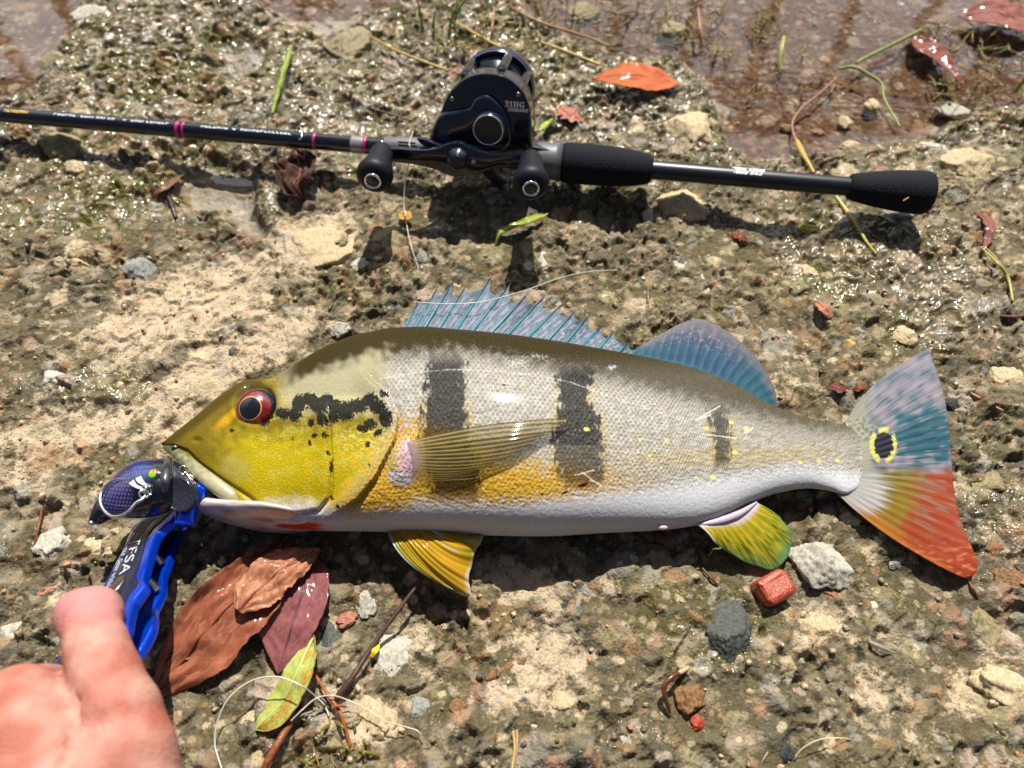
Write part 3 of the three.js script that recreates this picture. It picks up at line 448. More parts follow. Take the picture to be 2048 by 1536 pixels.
{
  // spiny dorsal fin: membrane between fifteen spines
  const sp = [[804, 667, 839, 599], [823, 667, 876, 575], [841, 667, 911, 557], [870, 668, 932, 573], [905, 669, 985, 553], [936, 671, 1024, 565], [973, 674, 1057, 587], [1006, 677, 1092, 591], [1046, 682, 1128, 606], [1088, 687, 1153, 620], [1124, 692, 1178, 632], [1155, 698, 1208, 651], [1190, 704, 1229, 663], [1229, 710, 1258, 684], [1256, 714, 1284, 690]];
  const hb = 0.0315, S = sp.map(([x0, y0, x1, y1], i) => [P(x0, y0 + 3, hb), P(x1, y1, hb - 0.006 - 0.004 * Math.sin(i * 1.9))]);
  const nu = 14, parts = [];
  for (let i = 0; i < S.length - 1; i++) {
    const [a0, a1] = S[i], [b0, b1] = S[i + 1], big = i < 11 ? 1 : 0.8;
    parts.push(sheet(nu, 18, (u, v) => {
      const b = a0.clone().lerp(b0, u), e0 = a0.clone().lerp(a1, 0.95), e1 = b0.clone().lerp(b1, 0.78 * big), e = e0.lerp(e1, Math.pow(u, 0.75)); e.lerp(b, 0.14 * Math.sin(Math.PI * Math.pow(u, 0.7)));
      const p = b.lerp(e, v); p.y += 0.0012 * Math.sin(Math.PI * u) * (0.4 + v) * Math.sin(i * 2.2 + 1) + 0.0003 * n2(u * 4 + i * 3, v * 4); return p;
    }, 0.0004));
  }
  const mem = texture(512, 256, (u, v) => { const n = n2(u * 4, v * 5), m = n2(u * 18, v * 6 + 3), k = n2(u * 60, v * 30); let c = mix3(rgb(140, 156, 172, 0.62), rgb(96, 120, 142, 0.6), clamp(0.4 + 0.5 * n + 0.3 * m)); c = mix3(c, rgb(196, 190, 204, 0.64), ss(0.1, 0.6, n2(u * 3 + 6, v * 2)) * 0.6); c = mix3(c, rgb(60, 132, 156, 0.6), ss(0.2, 0, v + 0.07 * m) * 0.8); return c.map((q) => q * (1 + 0.08 * k)); });
  const f = part('spiny_dorsal_fin', mergeGeometries(parts), phys({ map: mem, roughness: 0.7, specularIntensity: 0.4, clearcoat: 0.9, clearcoatRoughness: 0.07, transmission: 0.3, thickness: 0, bumpMap: texture(128, 128, (u, v) => 0.5 + 0.3 * n2(u * 7, v * 6) + 0.2 * n2(u * 20, v * 16), false), bumpScale: 0.0006 }), fish);
  const sm = phys({ map: texture(32, 8, (u) => mix3(rgb(52, 138, 148, 0.62), rgb(14, 44, 60, 0.6), ss(0.35, 0.95, u))), roughness: 0.25, clearcoat: 0.8, clearcoatRoughness: 0.1 });
  for (const [a, b] of S) { const m = a.clone().lerp(b, 0.5); m.y += 0.0006; const p0 = a.clone(), p1 = b.clone(); p0.y += 0.0004; p1.y += 0.0006; part('spine', bar([p0, m, p1], [0.0008, 0.00062, 0.00012], { seg: 10, ring: 8 }), sm, f); }
  // soft dorsal fin
  const sBase = smooth3([[1262, 716, 0.0305], [1330, 732, 0.0285], [1400, 752, 0.026], [1470, 783, 0.0238], [1538, 818, 0.0215]]), sRim = smooth3([[1288, 688, 0.026], [1330, 664, 0.021], [1366, 646, 0.018], [1402, 639, 0.0165], [1445, 658, 0.0145], [1492, 694, 0.0135], [1525, 733, 0.0135], [1548, 778, 0.0145], [1556, 817, 0.016]]);
  const between = (a, b, bow = V(0, 0, 0)) => (u) => a(u).lerp(b(u), 0.5).add(bow);
  fin('soft_dorsal_fin', sBase, between(sBase, sRim, V(0, 0.0015, 0)), sRim, 17, texture(1024, 256, (u, v) => {
    const ray = rayLine(u, 17, 0.5), n = n2(u * 10, v * 4), s = n2(u * 60, v * 8), str = n2(u * 110, v * 4);
    let c = mix3(rgb(58, 108, 128, 0.5), rgb(142, 138, 142, 0.46), ss(0.3, 0.85, v + 0.2 * n - 0.22 * u)); c = mix3(c, rgb(28, 66, 104, 0.6), ray * ss(1.0, 0.5, v) * ss(0.0, 0.25, u) * 0.75); c = mix3(c, rgb(20, 92, 98, 0.6), ss(0.55, 0.9, u) * ss(0.9, 0.3, v) * 0.75); c = mix3(c, rgb(28, 120, 130, 0.6), ss(0.18, 0, v) * 0.8);
    c = mix3(c, rgb(92, 92, 92, 0.6), ss(0.78, 0.97, v) * ss(0.4, 0.8, u) * 0.5); c = mix3(c, rgb(196, 156, 140, 0.6), ss(0.35, 0.7, s) * ss(0.35, 0.6, v) * ss(0.92, 0.7, v) * ss(0.75, 0.4, u) * 0.55); return c.map((q) => q * (1 + 0.18 * str));
  }), { amp: 0.0002, through: 0.2, th: 0.0004 });
  // tail fin
  const tBase = smooth3([[1690, 849, 0.0185], [1712, 885, 0.0195], [1722, 930, 0.0195], [1712, 968, 0.0188], [1668, 981, 0.0182]]), tMid = smooth3([[1752, 766, 0.0165], [1800, 800, 0.0175], [1826, 880, 0.018], [1832, 955, 0.0175], [1815, 1035, 0.0165], [1775, 1072, 0.0155]]), tRim0 = smooth3([[1856, 697, 0.0145], [1868, 735, 0.0155], [1888, 800, 0.0165], [1900, 870, 0.0165], [1905, 940, 0.016], [1911, 1000, 0.0152], [1926, 1060, 0.0145], [1950, 1120, 0.0138], [1951, 1146, 0.0135], [1925, 1157, 0.013]]), tRim = (u) => tRim0(u).lerp(tMid(u), 0.012 * (n2(u * 60, 3) + 0.7 * n2(u * 150, 7)) + 0.006 * ss(0.25, 0.6, n2(u * 17, 1)));
  const tailSheet = (u, v) => { const a = tBase(u), m = tMid(u), r = tRim(u); return a.multiplyScalar(2 * (v - 0.5) * (v - 1)).addScaledVector(m, 4 * v * (1 - v)).addScaledVector(r, 2 * v * (v - 0.5)); };
  fin('tail_fin', tBase, tMid, tRim, 22, texture(1024, 512, (u, v) => {
    const [x, y] = measure(tailSheet(u, v)), n = n2(x / 34, y / 34), ray = rayLine(u, 22, 0.6), st = n2(u * 130, v * 3), st2 = n2(u * 46, v * 2.2);
    let c = mix3(rgb(168, 164, 172, 0.42), rgb(132, 140, 150, 0.38), clamp(0.5 + 0.5 * n + 0.3 * st2));
    c = mix3(c, rgb(190, 168, 178, 0.46), ss(0.0, 0.6, n2(x / 60 + 4, y / 40)) * 0.4);
    c = mix3(c, rgb(44, 106, 120, 0.5), ss(-0.15, 0.85, 0.55 * st2 + 0.5 * n + 1.3 * ss(1.25, 0.2, ell(x, y, 1845, 872, 84, 72, 0.1)) - 0.2));
    c = mix3(c, rgb(14, 60, 88, 0.5), ss(-0.1, 0.7, st + 0.3 * st2) * ss(1.15, 0.5, ell(x, y, 1850, 880, 76, 52, 0)) * 0.85);
    c = mix3(c, rgb(152, 150, 134, 0.58), ss(1755, 1725, x + 6 * n) * ss(960, 930, y));
    const low = ss(-14, 14, y - (944 - (x - 1780) * 0.03) + 8 * n + 5 * st);
    let r = mix3(rgb(160, 132, 18, 0.46), rgb(202, 80, 30, 0.37), ss(-26, 34, (x - 1815) * 0.85 + (y - 1010) * 0.42 + 16 * n + 14 * st2));
    r = mix3(r, rgb(216, 122, 30, 0.5), ss(30, 8, segDist(x, y, [[1690, 985], [1740, 1040], [1800, 1095], [1880, 1145]])[0]) * 0.6);
    r = mix3(r, rgb(86, 92, 20, 0.56), ss(-0.1, 0.6, st2 + 0.5 * st) * ss(1880, 1790, x) * ss(1040, 960, y) * 0.8);
    r = mix3(r, rgb(150, 116, 96, 0.55), ss(0.12, 0.5, n2(u * 34 + 5, v * 2)) * ss(1810, 1850, x) * ss(1090, 1040, y) * 0.75);
    r = mix3(r, rgb(220, 130, 100, 0.62), ss(0.2, 0.6, n2(x / 30, y / 14)) * ss(1060, 1120, y) * 0.5);
    c = mix3(c, r, low);
    c = mix3(c, rgb(206, 202, 194, 0.48), ss(1.25, 0.6, ell(x, y, 1728, 985, 52, 46, -0.3) + 0.25 * st2) * 0.95);
    c = mix3(c, rgb(168, 164, 140, 0.58), ss(1.2, 0.7, ell(x, y, 1705, 900, 44, 62, 0) + 0.15 * st2) * ss(962, 940, y)); c = mix3(c, rgb(84, 108, 70, 0.55), ss(0.0, 0.5, n2(x / 14, y / 11)) * ss(1.3, 0.6, ell(x, y, 1722, 860, 40, 26, 0)) * 0.7);
    const ring = ell(x + 3 * n2(x / 9, y / 9), y, 1767, 891, 18, 25), o = ell(x, y, 1766, 891, 28 + 2 * n2(x / 7, y / 7), 37.5 + 2 * n2(x / 6 + 3, y / 6));
    const gap = Math.max(ss(0.28, 0.1, Math.abs(Math.atan2(y - 891, x - 1766) - 1.62)), ss(0.25, 0.12, Math.abs(Math.atan2(y - 891, x - 1766) + 1.05)), ss(0.2, 0.1, Math.abs(Math.atan2(y - 891, x - 1766) + 2.05)));
    c = mix3(c, rgb(228, 222, 110, 0.52), ss(1.05, 0.9, o) * (1 - gap)); c = mix3(c, rgb(8, 16, 28, 0.7), ss(1.15, 0.95, ring));
    return c.map((q) => q * (1 + 0.14 * st - 0.1 * ray));
  }), { amp: 0.00014, nu: 240, nv: 60, through: 0.1, th: 0.0006, wave: (u, v) => 0.0007 * Math.sin(u * 9) * v });
  // anal fin with a fleshy white root
  const aBase = smooth3([[1398, 1052, 0.025], [1440, 1043, 0.0245], [1480, 1028, 0.0235], [1514, 1006, 0.0225]]), aRim = smooth3([[1425, 1082, 0.022], [1470, 1113, 0.0165], [1512, 1132, 0.0125], [1546, 1139, 0.0105], [1572, 1118, 0.0105], [1582, 1085, 0.0115], [1578, 1058, 0.013], [1558, 1034, 0.0155]]);
  fin('anal_fin', aBase, between(aBase, aRim, V(0, 0.001, 0)), aRim, 12, texture(512, 256, (u, v) => { const st = n2(u * 70, v * 3), st2 = n2(u * 26, v * 2), n = n2(u * 5, v * 5); let c = mix3(rgb(206, 176, 16, 0.6), rgb(150, 164, 30, 0.58), clamp(v * 0.9 + 0.3 * n + 0.2 * (u - 0.5))); c = mix3(c, rgb(96, 150, 96, 0.58), ss(0.72, 0.98, v + 0.08 * n) * 0.85); c = mix3(c, rgb(58, 74, 14, 0.55), ss(0.15, 0.55, st2) * ss(0.2, 0.5, v) * 0.6); c = mix3(c, rgb(232, 214, 226, 0.66), ss(0.2, 0.05, v + 0.05 * st)); c = mix3(c, rgb(220, 206, 196, 0.64), ss(0.07, 0.0, u) * 0.8); return c.map((q) => q * (1 + 0.16 * st)); }), { amp: 0.00014, through: 0.14, wave: (u, v) => 0.0004 * Math.sin(u * 30 + v * 2) * v });
  part('fin_root', bar([P(1392, 1050, 0.0252), P(1440, 1041, 0.0252), P(1480, 1026, 0.0245), P(1514, 1004, 0.0232)], [0.0003, 0.001, 0.0014, 0.0014, 0.001, 0.0003], { seg: 30, ring: 14, flat: 0.7 }), phys({ color: new THREE.Color().setRGB(...rgb(214, 196, 206, 0.52)), roughness: 0.6, clearcoat: 0.6, clearcoatRoughness: 0.15 }), fish);
  part('vent', new THREE.SphereGeometry(0.0015, 16, 12).scale(1.4, 0.8, 0.7).translate(...P(1325, 1055, 0.028).toArray()), phys({ color: new THREE.Color().setRGB(...rgb(226, 190, 204, 0.66)), roughness: 0.3, clearcoat: 0.7, clearcoatRoughness: 0.1 }), fish);
  // pelvic fin, spread below the belly, and the tip of its twin behind it
  const pBase = smooth3([[774, 1040, 0.024], [795, 1041, 0.0255], [820, 1038, 0.0265], [852, 1034, 0.027]]), pMid = smooth3([[796, 1104, 0.0255], [848, 1112, 0.027], [884, 1098, 0.0275], [905, 1072, 0.027], [906, 1044, 0.0265]]), pRim = smooth3([[866, 1160, 0.0215], [906, 1180, 0.0205], [941, 1190, 0.020], [937, 1160, 0.0215], [943, 1128, 0.0225], [951, 1100, 0.0235], [966, 1078, 0.024], [962, 1058, 0.0245], [932, 1046, 0.0245]]);
  const folds = (u) => 0.0011 * Math.sin(u * 19) + 0.0005 * Math.sin(u * 41 + 1);
  fin('pelvic_fin', pBase, pMid, pRim, 16, texture(512, 256, (u, v) => { const st = n2(u * 80, v * 2), st2 = n2(u * 16, v * 1.5), n = n2(u * 4 + 2, v * 4); let c = mix3(rgb(222, 162, 16, 0.62), rgb(176, 158, 22, 0.58), clamp(0.4 + 0.6 * st2 + 0.5 * ss(0.45, 0.1, u))); c = mix3(c, rgb(196, 96, 16, 0.6), ss(0.2, 0.6, n2(u * 22 + 8, v * 1.4)) * ss(0.2, 0.5, u) * ss(0.6, 0.5, u) * 0.45); c = mix3(c, rgb(170, 206, 200, 0.64), Math.max(ss(0.055, 0.015, u + 0.01 * st), ss(0.3, 0.6, n2(u * 12 + 30, v * 1.2)) * ss(0.55, 0.75, u)) * 0.85); c = mix3(c, rgb(236, 220, 206, 0.66), ss(0.2, 0.03, v + 0.06 * st)); c = mix3(c, rgb(220, 226, 206, 0.64), ss(0.93, 1, v) * 0.6); return c.map((q) => q * (1 + 0.18 * st)); }), { amp: 0.00022, nu: 200, through: 0.2, wave: (u, v) => folds(u) * v, mat: { clearcoat: 0.15 } });
  part('pelvic_spur', bar([P(764, 1030, 0.0285), P(796, 1036, 0.029), P(838, 1034, 0.0292), P(866, 1033, 0.028)], [0.0012, 0.003, 0.0026, 0.001], { seg: 20, ring: 12 }), phys({ color: new THREE.Color().setRGB(...rgb(226, 214, 232, 0.68)), roughness: 0.28, clearcoat: 0.8, clearcoatRoughness: 0.1 }), fish);
  // pectoral fin laid back over the flank
  const lift = (x, y, d) => { const p = onFish(x, y); const q = P(x, y, p.y + d); return q; };
  const flank = (rows) => { const c = new THREE.CatmullRomCurve3(rows.map(([x, y, d]) => lift(x, y, d)), false, 'centripetal'); return (t) => c.getPointAt(clamp(t)); };
  const kBase = flank([[814, 884, 0.0012], [824, 908, 0.0024], [824, 935, 0.0024], [814, 962, 0.0012]]), kMid = flank([[960, 852, 0.0042], [965, 876, 0.0048], [955, 905, 0.0044], [930, 935, 0.0036], [880, 962, 0.0026]]), kRim = flank([[1138, 836, 0.0042], [1122, 850, 0.004], [1078, 876, 0.0036], [1040, 905, 0.003], [980, 930, 0.0024], [940, 962, 0.002]]);
  fin('pectoral_fin', kBase, kMid, kRim, 15, texture(1024, 256, (u, v) => { const k = ((u * 15) % 1 + 1) % 1, ray = ss(0.26, 0.08, Math.abs(k - 0.5)), st = n2(u * 90, v * 4), n = n2(u * 5, v * 6); let c = mix3(rgb(92, 80, 36, 0.58), rgb(150, 122, 36, 0.58), clamp(0.4 + 0.5 * n + 0.6 * ss(0.3, 0.9, u))); c = mix3(c, rgb(196, 180, 120, 0.6), ray * 0.75); c = mix3(c, rgb(28, 30, 24, 0.6), ss(0.38, 0.5, Math.abs(k - 0.5)) * 0.7); c = mix3(c, rgb(190, 160, 150, 0.6), ss(0.13, 0.0, v + 0.04 * st)); const line = ss(0.32, 0.46, Math.abs(k - 0.5)), a = clamp(lerp(0.34, 0.06, ss(0.25, 0.95, u)) - 0.1 * ss(0.8, 1, v) + 0.26 * ray + 0.36 * line * (1 - 0.5 * u) - 0.15 * ss(0.75, 1, u) * (1 - ray)); return [...c.map((q) => q * (1 + 0.15 * st)), a]; }), { amp: 0.00014, nu: 225, nv: 40, through: 0, th: 0.0003, mat: { transparent: true } });
}
// ---------------------------------------------------------------- fishing rod: a straight line over the ground, tip end out of the picture on the left
const rodH = (x) => lerp(0.018, 0.0245, x / 1860), rodY = (x) => 229 + (x / 1860) * 158;
const rodA = P(-700, rodY(-700), 0.0155), rodB = P(1862, rodY(1862), 0.0245), rodDir = rodB.clone().sub(rodA).normalize(), rodLen = rodA.distanceTo(rodB);
const rodT = (x) => { let lo = 0, hi = rodLen; for (let i = 0; i < 40; i++) { const m = (lo + hi) / 2; if (measure(rodA.clone().addScaledVector(rodDir, m))[0] < x) lo = m; else hi = m; } return lo; };
const rodAt = (x) => rodA.clone().addScaledVector(rodDir, rodT(x)), rodPx = (x) => 1 / (FPX / measure(rodAt(x))[2]);     // metres per unit at the rod
const BLACK = [0.004, 0.0055, 0.009];
const gloss = plain(BLACK, 0.28, { specularIntensity: 0.4, clearcoat: 0.8, clearcoatRoughness: 0.08 }), foam = plain([0.006, 0.0075, 0.011], 0.85, { specularIntensity: 0.35, bumpMap: texture(256, 256, (u, v) => 0.5 + 0.3 * n2(u * 60, v * 60) + 0.2 * n2(u * 120, v * 120), false, THREE.RepeatWrapping), bumpScale: 0.0004 }), satin = plain([0.02, 0.022, 0.026], 0.55, { specularIntensity: 0.6 }), steel = plain([0.62, 0.62, 0.64], 0.22, { metalness: 1 });
const rod = thing('fishing_rod', 'black split grip fishing rod lying across the wet ground behind the fish', 'fishing rod', rodAt(1000).setY(0));
{
  const seg = (rows) => turned(rodA, rodDir, rows.map(([x, r]) => [rodT(x), r]), 44), c = (x, px) => [x, px * rodPx(x) / 2];
  part('blank', seg([[-700, 0.0001], c(-699, 22), c(0, 29.5), c(367, 31.5), c(765, 33), c(775, 33), [775.5, 0.0001]]), gloss, rod);
  for (const [x, w] of [[360, 7], [372, 5], [632, 6], [732, 7]]) part('thread_wrap', seg([[x - w * 0.5, 0.0001], c(x - w * 0.5, 33), c(x - w * 0.3, 34.6), c(x + w * 0.3, 34.6), c(x + w * 0.5, 33), [x + w * 0.5, 0.0001]]), plain(rgb(206, 14, 120, 0.62), 0.3, { clearcoat: 1, clearcoatRoughness: 0.06 }), rod);
  part('grey_band', seg([[704, 0.0001], c(704, 33), c(706, 34.4), c(727, 34.4), c(729, 33), [729, 0.0001]]), plain([0.16, 0.15, 0.15], 0.35, { clearcoat: 1, clearcoatRoughness: 0.1 }), rod);
  part('hook_keeper', bar([[592, 258, 0.0068], [598, 252, 0.0088], [603, 262, 0.0095], [603, 276, 0.0085], [597, 280, 0.0068]].map(([x, y, d]) => { const p = rodAt(x), q = P(x, y, p.y + d * 0.75); return q; }), 0.0004, { seg: 20, ring: 8 }), steel, rod);
  // reel seat: threaded hood in front, hood behind the reel
  part('seat_hood', seg([[768, 0.0001], c(768, 37), c(772, 42), c(792, 43), c(797, 47), c(868, 50), c(874, 46), [875, 0.0001]]), plain([0.075, 0.075, 0.08], 0.5), rod);
  for (let i = 0; i < 5; i++) { const w = 0.9 - i * 0.24, a = rodAt(800), b = rodAt(846 - i * 3), o = V(0, Math.cos(w + 0.35), Math.sin(w + 0.35)), r = 49 * rodPx(830) / 2; part('seat_groove', bar([a.addScaledVector(o, r - 0.0001), b.addScaledVector(o, r + 0.0002)], 0.00035, { seg: 4, ring: 8 }), plain([0.01, 0.01, 0.01], 0.6), rod); }
  part('reel_seat', seg([[860, 0.0001], c(862, 44), c(900, 36), c(1000, 36), c(1045, 44), [1050, 0.0001]]), satin, rod);
  part('rear_hood', seg([[1040, 0.0001], c(1044, 52), c(1060, 66), c(1085, 72), c(1108, 73), c(1124, 76), [1126, 0.0001]]), plain([0.085, 0.085, 0.088], 0.45), rod);
  const trig = rodAt(965); part('trigger', bar([trig.clone().add(V(0, -0.004, 0)), trig.clone().add(V(0.006, -0.013, 0.003)), trig.clone().add(V(0.016, -0.019, 0.004))], [0.004, 0.003, 0.0018], { seg: 16 }), satin, rod);
  part('fore_grip', seg([[1125, 0.0001], c(1125, 74), c(1132, 79), c(1175, 80), c(1230, 77), c(1275, 68), c(1298, 57), c(1304, 48), [1304.5, 0.0001]]), foam, rod);
  part('rear_blank', seg([[1295, 0.0001], c(1295, 37.5), c(1705, 37.5), [1706, 0.0001]]), plain(BLACK, 0.42, { specularIntensity: 0.5, clearcoat: 0.35, clearcoatRoughness: 0.3 }), rod);
  part('butt_grip', seg([[1696, 0.0001], c(1696, 40), c(1700, 50), c(1712, 56), c(1745, 68), c(1790, 80), c(1835, 86), c(1850, 85), c(1858, 78), c(1862, 64), [1863, 0.0001]]), foam, rod);
  const spk = rodAt(1810); part('grass_speck', bar([P(1806, 402, spk.y + 0.0085), P(1817, 395, spk.y + 0.0088)], 0.0003, { seg: 3, ring: 6 }), plain(rgb(210, 150, 60, 0.6), 0.5), rod);
  // printing, a thin curved label each on the upper side
  const print = (name, x0, x1, turnA, turnB, draw, w, h, px) => {
    const cv = document.createElement('canvas'); cv.width = w; cv.height = h; const g = cv.getContext('2d'); draw(g, w, h);
    const t = new THREE.CanvasTexture(cv); t.colorSpace = THREE.SRGBColorSpace;
    const side = V(0, 1, 0).addScaledVector(rodDir, -rodDir.y).normalize(), fw = rodDir.clone().cross(side).multiplyScalar(1);
    const geo = grid(30, 10, (u, v) => { const x = lerp(x0, x1, u), a = lerp(turnB, turnA, v), r = px * rodPx(x) / 2 + 0.00008; return rodAt(x).addScaledVector(side, Math.cos(a) * r).addScaledVector(V(0, 0, 1).addScaledVector(rodDir, -rodDir.z), Math.sin(a) * r); });
    part(name, geo, phys({ map: t, transparent: true, alphaTest: 0.35, roughness: 0.3 }), rod);
  };
  const strokes = (col, n, seed) => (g, w, h) => { const r = rng(seed); g.clearRect(0, 0, w, h); g.fillStyle = col; let x = 4; const s = w / n; for (let i = 0; i < n; i++) { if (r() < 0.14) { x += s; continue; } g.fillRect(x, h * 0.15, s * 0.22, h * 0.7); if (r() < 0.75) g.fillRect(x, h * (r() < 0.5 ? 0.15 : 0.6), s * 0.7, h * 0.26); if (r() < 0.6) g.fillRect(x + s * 0.5, h * 0.2, s * 0.2, h * 0.6); x += s; } };
  print('gold_lettering', 18, 72, -0.1, 0.5, strokes('#d8b04a', 9, 5), 256, 40, 29.8);
  print('white_lettering', 116, 345, -0.05, 0.36, strokes('#c9ced6', 30, 8), 1024, 40, 31.2);
  print('white_lettering', 408, 596, -0.05, 0.36, strokes('#c9ced6', 24, 9), 1024, 40, 32.6);
  print('model_lettering', 1460, 1526, -0.75, 0.6, (g, w, h) => { g.clearRect(0, 0, w, h); g.fillStyle = '#f2f4f8'; g.save(); g.translate(w, h * 0.62); g.rotate(Math.PI); g.font = 'bold 74px sans-serif'; g.fillText('OW7 308-', 2, 66, w - 4); g.fillRect(0, 70, w, 12); g.restore(); g.font = 'italic bold 58px sans-serif'; g.fillText('-802 Z42', 4, h * 0.9, w - 8); }, 256, 200, 37.9);
}
// ---------------------------------------------------------------- baitcasting reel standing on the rod, handle side towards the viewer
const reelO = rodAt(968), rA = V(0.02, Math.sin(0.36), Math.cos(0.36)).addScaledVector(rodDir, -rodDir.dot(V(0.02, Math.sin(0.36), Math.cos(0.36)))).normalize(), rB = rA.clone().cross(rodDir).normalize();
if (rB.y < 0) rB.negate();
const reel = thing('baitcasting_reel', 'glossy black baitcasting reel with silver ringed cap standing on the rod', 'fishing reel', reelO.clone());
{
  const at = (x, y, a) => onPlane(x, y, reelO.clone().addScaledVector(rA, a), rA);
  const local = (p) => { const d = p.clone().sub(reelO); return new THREE.Vector2(d.dot(rodDir), d.dot(rB)); };
  const basis = new THREE.Matrix4().makeBasis(rodDir, rB, rA).setPosition(reelO);
  if (basis.determinant() < 0) basis.makeBasis(rodDir.clone().negate(), rB, rA).setPosition(reelO);
  const neg = basis.elements[0] * rodDir.x < 0 ? -1 : 1;
  const shape = (pts, a) => { const s = new THREE.Shape(pts.map(([x, y]) => { const q = local(at(x, y, a)); q.x *= neg; return q; })); return s; };
  const rounded = (pts, a) => { const q = pts.map(([x, y]) => { const l = local(at(x, y, a)); return V(l.x * neg, l.y, 0); }), c = new THREE.CatmullRomCurve3(q, true, 'centripetal'); return new THREE.Shape(c.getPoints(90).map((p) => new THREE.Vector2(p.x, p.y))); };
  const slab = (s, a0, a1, bev = 0.0012, o = {}) => { const g = new THREE.ExtrudeGeometry(s, { depth: a1 - a0 - 2 * bev, bevelEnabled: true, bevelSize: -0.0001, bevelOffset: -bev * 0.6, bevelSize: bev * 0.6, bevelThickness: bev, bevelSegments: 4, curveSegments: 24, ...o }); const t = toCreasedNormals(g, 0.6); t.translate(0, 0, a0 + bev); t.applyMatrix4(basis); return t; };
  const disc = (x, y, a0, a1, rpx, rows) => { const c = at(x, y, a1), sc = measure(c)[2] / FPX; return turned(c.clone().addScaledVector(rA, a0 - a1), rA, rows.map(([f, r]) => [f * (a1 - a0), r * rpx * sc]), 56); };
  const coat = plain([0.003, 0.005, 0.009], 0.22, { specularIntensity: 0.4, clearcoat: 0.9, clearcoatRoughness: 0.05 }), blueBlack = plain([0.004, 0.009, 0.022], 0.3, { specularIntensity: 0.4, clearcoat: 0.9, clearcoatRoughness: 0.07 }), chrome = plain([0.75, 0.76, 0.78], 0.12, { metalness: 1 });
  const FRONT = 0.017;
  // gear side plate
  const plate = part('side_plate', slab(rounded([[1062, 232], [1063, 270], [1062, 306], [1020, 318], [960, 322], [900, 322], [868, 314], [857, 290], [862, 262], [880, 226], [890, 200], [910, 172], [938, 153], [975, 147], [1015, 156], [1043, 180], [1057, 208]], FRONT), 0.004, FRONT, 0.0022), coat, reel);
  // raised housing from gear bulge to handle shaft
  part('gear_housing', slab(rounded([[1022, 262], [1010, 222], [985, 196], [968, 190], [950, 197], [938, 214], [905, 222], [880, 230], [866, 256], [862, 286], [880, 306], [930, 310], [990, 308], [1018, 292]], FRONT + 0.0026), FRONT - 0.002, FRONT + 0.0032, 0.0028), blueBlack, reel);
  // tension cap with a bright ring
  const cap = part('tension_cap', disc(976, 261, FRONT + 0.001, FRONT + 0.0085, 34, [[0, 0.001], [0, 1.06], [0.25, 1.02], [0.3, 0.96], [0.4, 1], [0.55, 0.96], [0.62, 1], [0.8, 0.98], [0.95, 0.93], [0.95, 0.78], [0.86, 0.76], [0.86, 0.001]]), blueBlack, reel);
  part('cap_ring', disc(976, 261, FRONT + 0.0075, FRONT + 0.0088, 34, [[0, 0.84], [0, 0.93], [0.8, 0.91], [1, 0.87], [0.8, 0.83], [0, 0.84]]), chrome, cap);
  part('cap_face', disc(976, 261, FRONT + 0.0072, FRONT + 0.0082, 34, [[0, 0.001], [0, 0.83], [0.5, 0.83], [0.6, 0.001]]), plain([0.018, 0.016, 0.018], 0.35), cap);
  for (const [x, y] of [[904, 199], [1036, 190]]) part('screw', disc(x, y, FRONT - 0.0004, FRONT + 0.0006, 5, [[0, 0.001], [0, 1], [0.7, 0.95], [1, 0.7], [1, 0.45], [0.6, 0.42], [0.6, 0.001]]), plain([0.3, 0.26, 0.24], 0.35, { metalness: 1 }), reel);
  // frame, spool, palm side
  part('frame', slab(rounded([[1056, 214], [1056, 296], [1000, 316], [890, 316], [868, 296], [884, 222], [916, 178], [975, 158], [1030, 172]], FRONT), -0.003, 0.0045, 0.001), plain([0.01, 0.012, 0.016], 0.4), reel);
  const top = (x, y, a) => at(x, y, a);
  part('thumb_bar', slab(rounded([[890, 232], [902, 190], [924, 170], [930, 182], [910, 206], [900, 240]], FRONT), -0.02, 0.0, 0.0012), blueBlack, reel);
  const backC = at(994, 178, -0.022), spR = 60 * measure(backC)[2] / FPX;
  part('spool', turned(backC.clone().addScaledVector(rA, 0.0), rA, [[0, 0.001], [0, spR * 1.05], [0.0015, spR * 1.05], [0.003, spR * 0.8], [0.018, spR * 0.8], [0.0195, spR * 1.05], [0.021, spR * 1.05], [0.021, 0.001]], 56), plain([0.03, 0.034, 0.045], 0.25, { metalness: 0.6 }), reel);
  const pr = 74 * measure(backC)[2] / FPX;
  const palm = part('palm_plate', turned(backC.clone().addScaledVector(rA, -0.017), rA, [[0, 0.001], [0.0005, pr * 0.6], [0.004, pr * 0.9], [0.009, pr], [0.015, pr * 1.02], [0.0165, pr * 0.98], [0.017, pr * 0.86], [0.0155, pr * 0.84], [0.0155, 0.001]], 64), blueBlack, reel);
  part('silver_rim', turned(backC.clone().addScaledVector(rA, 0.0), rA, [[-0.0006, pr * 0.985], [0.0006, pr * 1.0], [0.0012, pr * 0.985], [0.0012, pr * 0.95], [-0.0006, pr * 0.95], [-0.0006, pr * 0.985]], 64), plain([0.28, 0.3, 0.34], 0.2, { metalness: 1 }), palm);
  // frame bars joining both sides over the spool
  for (const w of [0.55, 1.25, 2.3, 3.6]) { const o = rodDir.clone().multiplyScalar(Math.cos(w)).addScaledVector(rB, Math.sin(w)).multiplyScalar(pr * 0.93); part('frame_bar', bar([backC.clone().add(o), backC.clone().add(o).addScaledVector(rA, 0.03)], 0.0026, { seg: 4, ring: 14, flat: 0.6 }), coat, reel); }
